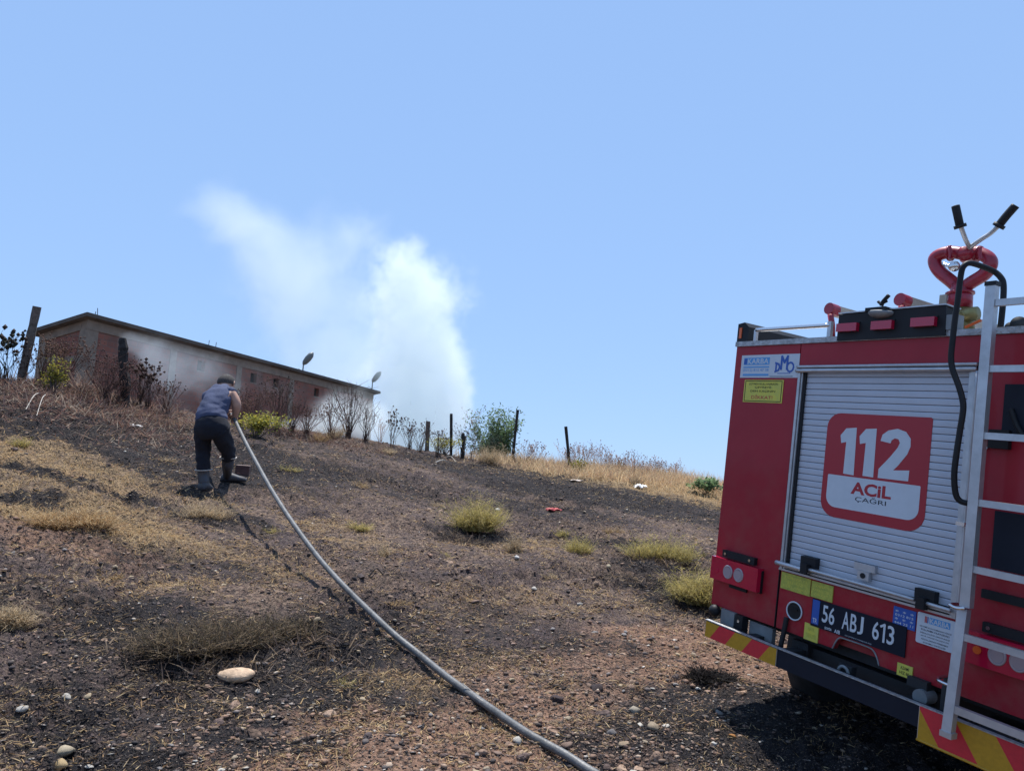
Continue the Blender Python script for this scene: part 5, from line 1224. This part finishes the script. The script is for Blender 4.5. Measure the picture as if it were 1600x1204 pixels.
tb('logo_field', s0+.055, s1-.022, -.0038, -.0032, z1-.040, z1-.012, M_LBLUE, kb); text(kb, 'KARBA', (s0+.058, s1-.025, z1-.037, z1-.015), -.0044, M_WHITE, .02)
for i in range(3): tb('logo_bars', s0+.034+i*.006, s0+.038+i*.006, -.0038, -.0032, z1-.040, z1-.012, M_REDINK if i < 2 else M_BLUE, kb)
for i, s_ in enumerate(['S\u0130STEM\u0130 KULLANMADAN \u00d6NCE', 'KULLANMA KILAVUZUNU', 'D\u0130KKATL\u0130CE OKUYUNUZ', 'AKS\u0130 HALDE OLU\u015eACAK', 'ARIZALARDAN F\u0130RMAMIZ', 'SORUMLU DE\u011e\u0130LD\u0130R']):
    za = z1-.054-i*.0135; wd = (.14, .125, .13, .125, .12, .10)[i]; text(kb, s_, ((s0+s1)/2-wd/2, (s0+s1)/2+wd/2, za-.008, za), -.0036, M_INK, .01)
# number plate
P0, P1_, zb0, zb1 = -.270, .232, -.082, .056
plate = tb('number_plate', P0, P1_, -.006, -.0005, zb0, zb1, M_INK, truck, .002)
tb('blue_band', P0+.004, P0+.046, -.0075, -.0065, zb0+.012, zb1-.004, M_BLUE, plate); text(plate, 'TR', (P0+.012, P0+.038, zb0+.018, zb0+.042), -.0082, M_WHITE, .01)
def L_(s, a, b): text(plate, s, (P0+a, P0+b, -.046, .040), -.0075, M_WHITE, .012)
for ch_, a, b in (('5', .056, .085), ('6', .094, .123), ('A', .170, .205), ('B', .214, .245), ('J', .253, .280), ('6', .330, .361), ('1', .372, .392), ('3', .404, .436)):
    L_(ch_, a+.009, b+.012) if ch_ != '1' else stroke('lettering', [(P0+.380, .024), (P0+.398, .036), (P0+.398, -.043)], .010, -.0078, M_WHITE, plate)
text(plate, '\u015eOF\u00d6R', (P0+.085, P0+.125, zb0+.004, zb0+.020), -.0075, M_WHITE, .03); text(plate, 'AIB', (P0+.140, P0+.172, zb0+.004, zb0+.022), -.0075, M_WHITE, .02)
text(plate, 'S\u0130\u0130RT \u015eOF\u00d6RLER VE OTOMOB\u0130LC\u0130LER ODASI', (P0+.20, P0+.34, zb0+.006, zb0+.014), -.0075, M_WHITE, 0)
# oval breather
c = T(1241.5, 954)
ov = tcyl('filler_port', c, .046, -.001, .0029, M_BLK, truck, 32, .98); ttube('port_rim', [(c[0]+.047*math.cos(a), -.003, c[1]+.046*math.sin(a)) for a in np.linspace(0, 2*math.pi, 20, endpoint=False)], .004, M_WHITE, ov, 6, 2, True)
tb('port_flap', c[0]-.02, c[0]+.02, -.008, -.0015, c[1]+.004, c[1]+.014, M_BLK, ov)
# tail lamps
def tail(s0, s1, mir):
    z0, z1 = .0, .130
    o = tb('tail_lamp', s0, s1, -.048, .0-.001, z0, z1, M_LENSR, truck, .007); tb('lamp_base', s0+.01, s1+.004, -.018, -.0012, z0-.006, z1-.012, M_BLK, o)
    cs = (s0+.135, s0+.215)
    for cx_ in cs:
        ttube('lens_ring', [(cx_+.030*math.cos(a), -.049, .063+.034*math.sin(a)) for a in np.linspace(0, 2*math.pi, 18, endpoint=False)], .006, M_LENSC, o, 6, 2, True)
        tcyl('reflector', (cx_, .063), .026, -.054, -.047, M_LENSC, o, 20, 1.1)
    tcyl('reflector', (s0+.05, .05), .012, -.050, -.047, M_LENSR, o)
    b = tb('lamp_bracket', s0+.06, s1-.05, -.028, -.001, z1+.008, z1+.048, M_BLK, truck, .004)
    for cx_ in (s0+.085, s1-.08): tcyl('bolt', (cx_, z1+.028), .008, -.034, -.0285, M_STEEL, b, 8)
tail(-.948, -.600, 1); tail(.500, .850, -1)
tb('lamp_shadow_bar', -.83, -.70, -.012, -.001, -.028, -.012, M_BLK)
tcyl('side_marker', (.56, .062), .016, -.056, -.050, M_ORANGE)
# bumper
BD = -.12
bump = tb('bumper', -.872, .87, BD, BD+.05, -.318, -.226, M_NAVY, truck, .004)
tb('bumper_top', -.874, .872, BD-.006, BD+.020, -.2255, -.221, M_GALV, bump, .001)
def clip(poly, s0, s1):
    for (lim, sg) in ((s0, 1), (s1, -1)):
        out = []
        for i in range(len(poly)):
            a, b = poly[i], poly[(i+1) % len(poly)]; ia, ib = (a[0]-lim)*sg >= 0, (b[0]-lim)*sg >= 0
            if ia: out.append(a)
            if ia != ib: t = (lim-a[0])/(b[0]-a[0]); out.append((lim, a[1]+(b[1]-a[1])*t))
        poly = out
        if not poly: return poly
    return poly
def stripes(s0, s1, z0, z1, lean, first, w, m0, m1, label=None):
    p = tb('chevron_board', s0, s1, BD-.005, BD-.001, z0, z1, M_ALU, bump)
    s = s0+first; k = 0; s -= w*2
    while s < s1+abs(lean):
        pl = clip([(s, z0), (s+w, z0), (s+w+lean, z1), (s+lean, z1)], s0+.003, s1-.003)
        if len(pl) > 2: bm_obj('stripe', prism_bm(pl, BD-.0065, BD-.0052), (m0, m1)[k % 2], p)
        s += w-.0; k += 1
a_t = T(1125, 976, BD)[0]; a_b = T(1110, 991, BD)[0]
stripes(-.870, -.362, -.316, -.229, a_t-a_b+.0, a_b+.872, .118, M_RREF, M_YREF)
stripes(.386, .868, -.362, -.226, -.10+.0, T(1469, 1156.5, BD)[0]-.386, .155, M_RREF, M_YREF)
ttube('bumper_lip', [(.386, BD-.006, -.365), (.6, BD-.006, -.365), (.868, BD-.006, -.365)], .006, M_YREF, bump, 6)
for s_ in (-.60, -.36, .30, .62): tb('bumper_bracket', s_-.03, s_+.03, BD+.05, .10, -.30, -.235, M_FRAME, bump)
tb('grey_bracket', -.86, -.76, -.02, .03, -.262, ZBOT-.001, M_LGREY, truck, .004); tb('black_bracket', -.74, -.69, -.03, .02, -.262, ZBOT-.001, M_BLK, truck, .004); tcyl('bolt', (-.715, -.19), .008, -.036, -.0305, M_STEEL)
tb('grey_bracket', -.68, -.52, .02, .05, -.262, ZBOT-.02, M_LGREY, truck, .004)
b_ = bmesh.new(); bmesh.ops.create_uvsphere(b_, u_segments=12, v_segments=8, radius=.035); bmesh.ops.translate(b_, vec=(-.91, -.02, -.185), verts=b_.verts); bm_obj('rubber_buffer', b_, M_BLK, truck, True)
ttube('pipe_stay', [(-.415, -.01, -.085), (-.415, -.02, -.16), (-.42, -.03, -.24)], .013, M_BLK)
for (px, py, w_, h_) in ((1322, 1045, .035, .05),): 
    c = T(px, py, -.02); hk = tb('tow_eye', c[0]-w_, c[0]+w_, -.03, .01, c[1]-h_, c[1]+.02, M_FRAME, truck, .008); ttube('tow_ring', [(c[0]+.028*math.cos(a), -.04, c[1]-.02+.034*math.sin(a)) for a in np.linspace(0, 2*math.pi, 14, endpoint=False)], .008, M_LGREY, hk, 6, 2, True)
c = T(1441, 1088, -.03); bm_obj('hose_coupling', tube_bm([(c[0], -.05, c[1]), (c[0], .03, c[1])], .033, 20), M_LGREY, truck, False)
c2 = T(1434, 1068, -.03); tb('coupling_bracket', c2[0]-.05, c2[0]+.04, -.03, .03, c2[1]-.02, c2[1]+.02, M_FRAME)
# boarding ladder
LD = -.14
def LS(px, py): return T3(px, py, LD)
lad = tb('boarding_ladder', .528, .568, LD-.012, LD+.022, .235, 1.575, M_ALU, truck, .004)
tb('rail_cap', .525, .571, LD-.015, LD+.025, 1.574, 1.592, M_BLK, lad, .004)
tb('side_rail', .90, .94, LD-.012, LD+.022, .235, 1.575, M_ALU, lad, .004); tb('rail_cap', .897, .943, LD-.015, LD+.025, 1.574, 1.592, M_BLK, lad, .004)
for z_ in (1.500, 1.222, .943, .666, .395): tb('rung', .566, .902, LD-.006, LD+.014, z_-.014, z_+.014, M_ALU, lad, .003)
def lean_bar(name, s0, s1, za, zb, par):
    bm = bmesh.new(); v = [bm.verts.new(p) for p in [(x, y+o_, z_) for (z_, o_) in ((za, .0), (zb, -.045)) for x in (s0, s1) for y in (LD-.012, LD+.022)]]
    for f in ((0, 1, 3, 2), (4, 6, 7, 5), (0, 4, 5, 1), (2, 3, 7, 6), (0, 2, 6, 4), (1, 5, 7, 3)): bm.faces.new([v[i] for i in f])
    return bm_obj(name, bm, M_ALU, par, False, .004)
lean_bar('fold_rail', .522, .560, .228, -.262, lad); lean_bar('fold_rail', .90, .938, .228, -.262, lad)
tb('rung', .558, .902, LD-.018, LD+.002, .104, .132, M_ALU, lad, .003); tb('rung', .558, .902, LD-.046, LD-.022, -.184, -.154, M_ALU, lad, .003)
tb('rail_foot', .518, .566, LD-.062, LD-.02, -.285, -.262, M_ALU, lad, .004)
ttube('ladder_clip', [(.50, LD+.03, .235), (.50, LD-.03, .235), (.53, LD-.035, .228), (.56, LD-.03, .235)], .007, M_STEEL, lad); ttube('ladder_clip', [(.44, -.02, -.09), (.44, -.09, -.09), (.47, LD-.01, -.088), (.52, LD-.02, -.09)], .007, M_STEEL, lad)
ttube('shutter_guide_rod', [(.458, -.03, .155), (.458, -.03, .5), (.458, -.03, 1.23)], .006, M_ALU)
c = T(1503, 818, -.04); tb('rod_clamp', c[0]-.018, c[0]+.018, -.055, -.02, c[1]-.008, c[1]+.008, M_STEEL, truck, .002)
ttube('rod_stay', [(.435, -.03, -.27), (.437, -.03, -.15), (.44, -.02, -.09)], .016, M_FRAME)
# dark panels and hinges right of the ladder
tb('dark_panel', .565, .868, -.010, -.0005, .955, 1.175, M_NAVY, truck, .004); tb('dark_panel', .565, .868, -.010, -.0005, .400, .640, M_NAVY, truck, .004)
c = T(1565, 690, -.02); hg = tb('panel_hinge', c[0]-.05, c[0]+.03, -.03, -.001, c[1]-.03, c[1]+.05, M_BLK, truck, .006); tb('latch_tongue', c[0]-.09, c[0]-.055, -.02, -.001, c[1]-.035, c[1]-.025, M_STEEL, hg)
ttube('panel_strap', [(.60, -.02, 1.07), (.63, -.025, 1.0), (.66, -.02, .95)], .01, M_BLK)
c = T(1545, 928, -.02); tb('door_bar', c[0]-.03, .86, -.02, -.001, c[1]-.02, c[1]+.016, M_BLK, truck, .003)
# black grab rail
gr_ = [(1513, 786, -.09), (1500, 782, -.10), (1493, 770, -.11), (1491, 740, -.12), (1495, 705, -.12), (1500, 672, -.12), (1505, 640, -.12), (1503.5, 622, -.12), (1497, 600, -.12), (1488.5, 577, -.12), (1486, 558, -.12), (1488, 535, -.12), (1492, 500, -.12), (1497, 465, -.12), (1501, 432, -.12), (1505, 417, -.12), (1515, 411, -.10), (1534, 416, -.04), (1553, 424, .02), (1564, 434, .03), (1568, 446, .03), (1567, 475, .03), (1563, 514, .03)]
ttube('grab_rail', [T3(*p) for p in gr_], .0125, M_BLK, truck, 12, 4)
# roof corner box, rail tube
tq_ = [T(1155, 505), T(1171, 503), T(1178.5, 510), T(1177, 536), T(1153, 537)]
cb_ = bm_obj('roof_side_guard', prism_bm([(SL, ZTOP+.031), (SL+.085, ZTOP+.031), (SL+.085, ZTOP+.118), (SL+.05, ZTOP+.148), (SL, ZTOP+.140)], -.008, 2.4), M_BLK, truck, False, .003)
tb('marker_lamp', SL+.018, SL+.036, -.013, -.0085, ZTOP+.05, ZTOP+.115, M_ORANGE, cb_)
tb('side_guard', SR-.05, SR, .0, 2.4, ZTOP+.031, ZTOP+.09, M_BLK)
a_, b_ = T3(1182, 515.5, .0), T3(1297, 508, .0)
ttube('roof_rail', [a_, ((a_[0]+b_[0])/2, 0, (a_[2]+b_[2])/2), b_], .0125, M_STEEL)
tb('rail_post', a_[0]-.012, a_[0]+.006, -.006, .012, ZTOP+.031, a_[2], M_ALU); tb('rail_post', b_[0]-.010, b_[0]+.012, -.008, .012, ZTOP+.031, b_[2]+.02, M_ALU)
# black beacon board with red lights
bb = [T(1311, 492, -.02), T(1479, 476.5, -.02), T(1476, 530, -.02), T(1305, 536, -.02)]
zb_ = [p[1] for p in bb]
board = bm_obj('beacon_board', prism_bm([(bb[0][0], ZTOP+.004), (bb[2][0], ZTOP+.004), (bb[1][0], (zb_[0]+zb_[1])/2+.002), (bb[0][0], (zb_[0]+zb_[1])/2)], -.02, -.012-.0005), M_BLK, truck)
tb('board_top', bb[0][0], bb[1][0], -.026, .10, (zb_[0]+zb_[1])/2+.003, (zb_[0]+zb_[1])/2+.009, M_ALU, board)
tb('board_box', bb[0][0]+.01, bb[1][0]-.01, -.0115, .10, ZTOP+.031, (zb_[0]+zb_[1])/2, M_BLK, board)
for (x0, y0, x1, y1) in ((1310, 505, 1340, 518), (1364, 502, 1395, 514), (1426, 497, 1462, 509)):
    a_, b_ = T(x0, y0, -.03), T(x1, y1, -.03); zc_ = (a_[1]+b_[1])/2; lm = tb('red_light', a_[0], b_[0], -.046, -.021, zc_-.022, zc_+.020, M_LENSR, board, .006); tb('light_rim', a_[0]-.004, b_[0]+.004, -.026, -.0205, zc_+.021, zc_+.028, M_BLK, lm)
tb('end_plate', bb[1][0]+.002, bb[1][0]+.05, -.018, .04, ZTOP+.031, ZTOP+.10, M_LGREY)
# work lamp and its lever
c = T3(1371, 488, -.05)
b_ = bmesh.new(); bmesh.ops.create_uvsphere(b_, u_segments=20, v_segments=12, radius=1)
for v in b_.verts: v.co = Vector((c[0]+v.co.x*.066, c[1]+.03+v.co.y*.05, c[2]+(v.co.z*.030 if v.co.z < .1 else .006)+.004-v.co.x*.004))
wl = bm_obj('work_lamp', b_, M_LGREY, truck, True); tb('lamp_housing', c[0]-.062, c[0]+.045, c[1]-.01, c[1]+.07, c[2]+.008, c[2]+.026, M_BLK, wl, .006)
lv = [T3(1377, 478, .0), T3(1380, 471, .0), T3(1389, 461, .0)]
ttube('lever', lv, .010, M_BLK, wl); ttube('lever_arm', [T3(1372, 471, .0), T3(1377, 474, .0), T3(1386, 470, .0)], .007, M_BLK, wl)
# water cannon
CD = .28
can = bpy.data.objects.new('water_cannon', None); link(can, truck)
def C3(px, py, dd=0.): return T3(px, py, CD+dd)
M_CRED = mat('cannon_red', (.33, .008, .030), .35, coat=.3, noise=.3, nscale=30)
lp = [(1500, 452), (1487, 440), (1471, 427), (1462, 415), (1461, 404), (1470, 397), (1486, 394), (1502, 396)]
rp = [(1503, 452), (1518, 441), (1536, 430), (1546, 418), (1547, 407), (1538, 399), (1522, 394), (1504, 395)]
ttube('pipe_loop', [C3(*p) for p in lp], [.030]*12+[.033]*19+[.028]*12 if False else .0315, M_CRED, can, 16); ttube('pipe_loop', [C3(*p) for p in rp], .0315, M_CRED, can, 16)
p0, p1 = C3(1501, 455), C3(1502, 438)
bm_obj('swivel_base', tube_bm([C3(1499, 482), C3(1500, 462), C3(1500.5, 459), C3(1501, 455), C3(1502, 443)], [.056, .056, .050, .046, .042], 24), M_CRED, can, True)
bm_obj('swivel_ring', tube_bm([C3(1500, 460), C3(1500, 457)], .064, 24), M_CRED, can, True)
bm_obj('joint_collar', tube_bm([C3(1483, 396), C3(1486, 395.5)], .040, 20), M_CRED, can, True); bm_obj('joint_collar', tube_bm([C3(1530, 397), C3(1527, 396.5)], .040, 20), M_CRED, can, True)
ttube('joint_pin', [C3(1484, 384, -.05), C3(1485, 397, -.05), C3(1484, 405, -.05)], .008, M_CRED, can); ttube('joint_pin', [C3(1532, 386, -.05), C3(1531, 396, -.05), C3(1532, 406, -.05)], .008, M_CRED, can)
bm_obj('valve_knob', tube_bm([C3(1491, 416, -.02), C3(1491, 416, -.075)], .026, 18), M_STEEL, can, True); ttube('knob_arm', [C3(1474, 412, -.05), C3(1482, 415, -.06), C3(1491, 416, -.06)], .009, M_STEEL, can)
bm_obj('barrel', tube_bm([C3(1509, 396, -.06), C3(1510, 402, .30), C3(1511, 405, .5)], [.034, .034, .026], 18), M_CRED, can, True)
ttube('handle_bar', [C3(1515, 392, -.03), C3(1514.5, 386, -.06), C3(1508, 372, -.12), C3(1501, 353, -.17)], .0105, M_ALU, can)
ttube('handle_bar', [C3(1515, 392, -.03), C3(1518, 385, -.06), C3(1533, 374, -.07), C3(1547, 365, -.07), C3(1560, 353, -.07)], .0105, M_ALU, can)
ttube('grip', [C3(1500, 354, -.175), C3(1497, 340, -.19), C3(1493, 322, -.20)], .0185, M_BLK, can); ttube('grip', [C3(1561, 352, -.07), C3(1572, 338, -.07), C3(1587, 321, -.07)], .0185, M_BLK, can)
for p_, q_ in (((1501, 356, -.17), (1499.5, 351, -.176)), ((1559, 355, -.07), (1563, 350, -.07))): bm_obj('grip_flange', tube_bm([C3(*p_), C3(*q_)], .027, 16), M_BLK, can, True)
bm_obj('riser', tube_bm([C3(1500, 482), C3(1502, 505), C3(1503, 530)], [.05, .055, .06], 20), M_BRASS, can, True)
bm_obj('valve_body', tube_bm([C3(1505, 492, -.03), C3(1527, 490, -.03)], .035, 16), M_BRASS, can, True)
ttube('valve_lever', [C3(1508, 511, -.08), C3(1520, 506, -.08), C3(1533, 500, -.08)], .007, M_ORANGE, can)
tb('cannon_label', C3(1478, 470)[0], C3(1489, 470)[0], CD-.058, CD-.050, C3(1480, 478)[2], C3(1480, 464)[2], M_CREAM, can)
# roof equipment right of the ladder: rolled dark hose ends
for (px, py, r_) in ((1580, 512, .028), (1592, 506, .035)):
    bm_obj('rolled_hose', tube_bm([T3(px, py, .3), T3(px, py, .42)], r_, 16), M_FRAME, truck, True)
tb('roof_tread', SL+.1, SR-.06, .15, 2.38, ZTOP+.031, ZTOP+.036, M_GALV)
# ladder lying on the roof, red end caps (a thing of its own)
rl = empty('roof_ladder'); rl.matrix_world = truck.matrix_world.copy(); tag(rl, 'ladder with red end caps lying lengthwise on the truck roof', 'ladder')
for (px, py) in ((1296, 484), (1406, 470)):
    c = T3(px, py, .12)
    rail = bm_obj('side_rail', box_bm(c[0]-.004, c[0]+.036, .16, 2.3, c[2]-.032, c[2]+.024), M_CREAM, rl, False, .006)
    bm_obj('end_cap', tube_bm([(c[0]+.010, .10, c[2]+.004), (c[0]+.014, .158, c[2])], .033, 14), M_CRED, rl, False)
    bm_obj('end_bracket', tube_bm([(c[0]+.024, .10, c[2]-.03), (c[0]+.034, .11, c[2]-.09), (c[0]+.036, .12, ZTOP+.04)], .016, 10), M_CRED, rl, True)
a_, b_ = T3(1296, 484, .12), T3(1406, 470, .12)
for d_ in np.arange(.35, 2.3, .28):
    bm_obj('rung', tube_bm([(a_[0]+.037, d_, a_[2]-.005), (b_[0]-.005, d_, b_[2]-.005)], .013, 10), M_ALU, rl, True)
# side lockers: roller shutters in aluminium frames on both flanks, slats sharing one mesh
for sd in (-1, 1):
    sx = SL-.001 if sd < 0 else SR+.001
    for (y0, y1) in ((.18, 1.20), (1.34, 2.30)):
        fr = bm_obj('side_shutter', box_bm(min(sx, sx+sd*.006), max(sx, sx+sd*.006), y0, y1, .30, 1.24), M_BLK, truck)
        for (a, b, c_, d_) in ((y0-.03, y0, .27, 1.27), (y1, y1+.03, .27, 1.27), (y0, y1, .27, .30), (y0, y1, 1.24, 1.27)):
            bm_obj('shutter_frame', box_bm(min(sx, sx+sd*.016), max(sx, sx+sd*.016), a, b, c_, d_), M_ALU, fr)
        sm_ = None
        for k in range(23):
            if sm_ is None:
                o = bm_obj('slat', box_bm(min(sx+sd*.007, sx+sd*.014), max(sx+sd*.007, sx+sd*.014), y0+.004, y1-.004, .302, .339), M_SLAT, fr, False, .003); sm_ = o.data
            else:
                o = link(bpy.data.objects.new('slat', sm_), fr); o.location = (0, 0, .0408*k)
    bm_obj('side_stripe', box_bm(min(sx, sx+sd*.002), max(sx, sx+sd*.002), .02, 2.42, .10, .18), M_WHITE, truck)
    for yc in (.95,):
        bm_obj('wheel_arch', tube_bm([(sx, yc+.46*math.cos(a), -.40+.46*math.sin(a)) for a in np.linspace(.55, math.pi-.55, 14)], .022, 8), M_BLK, truck, True)
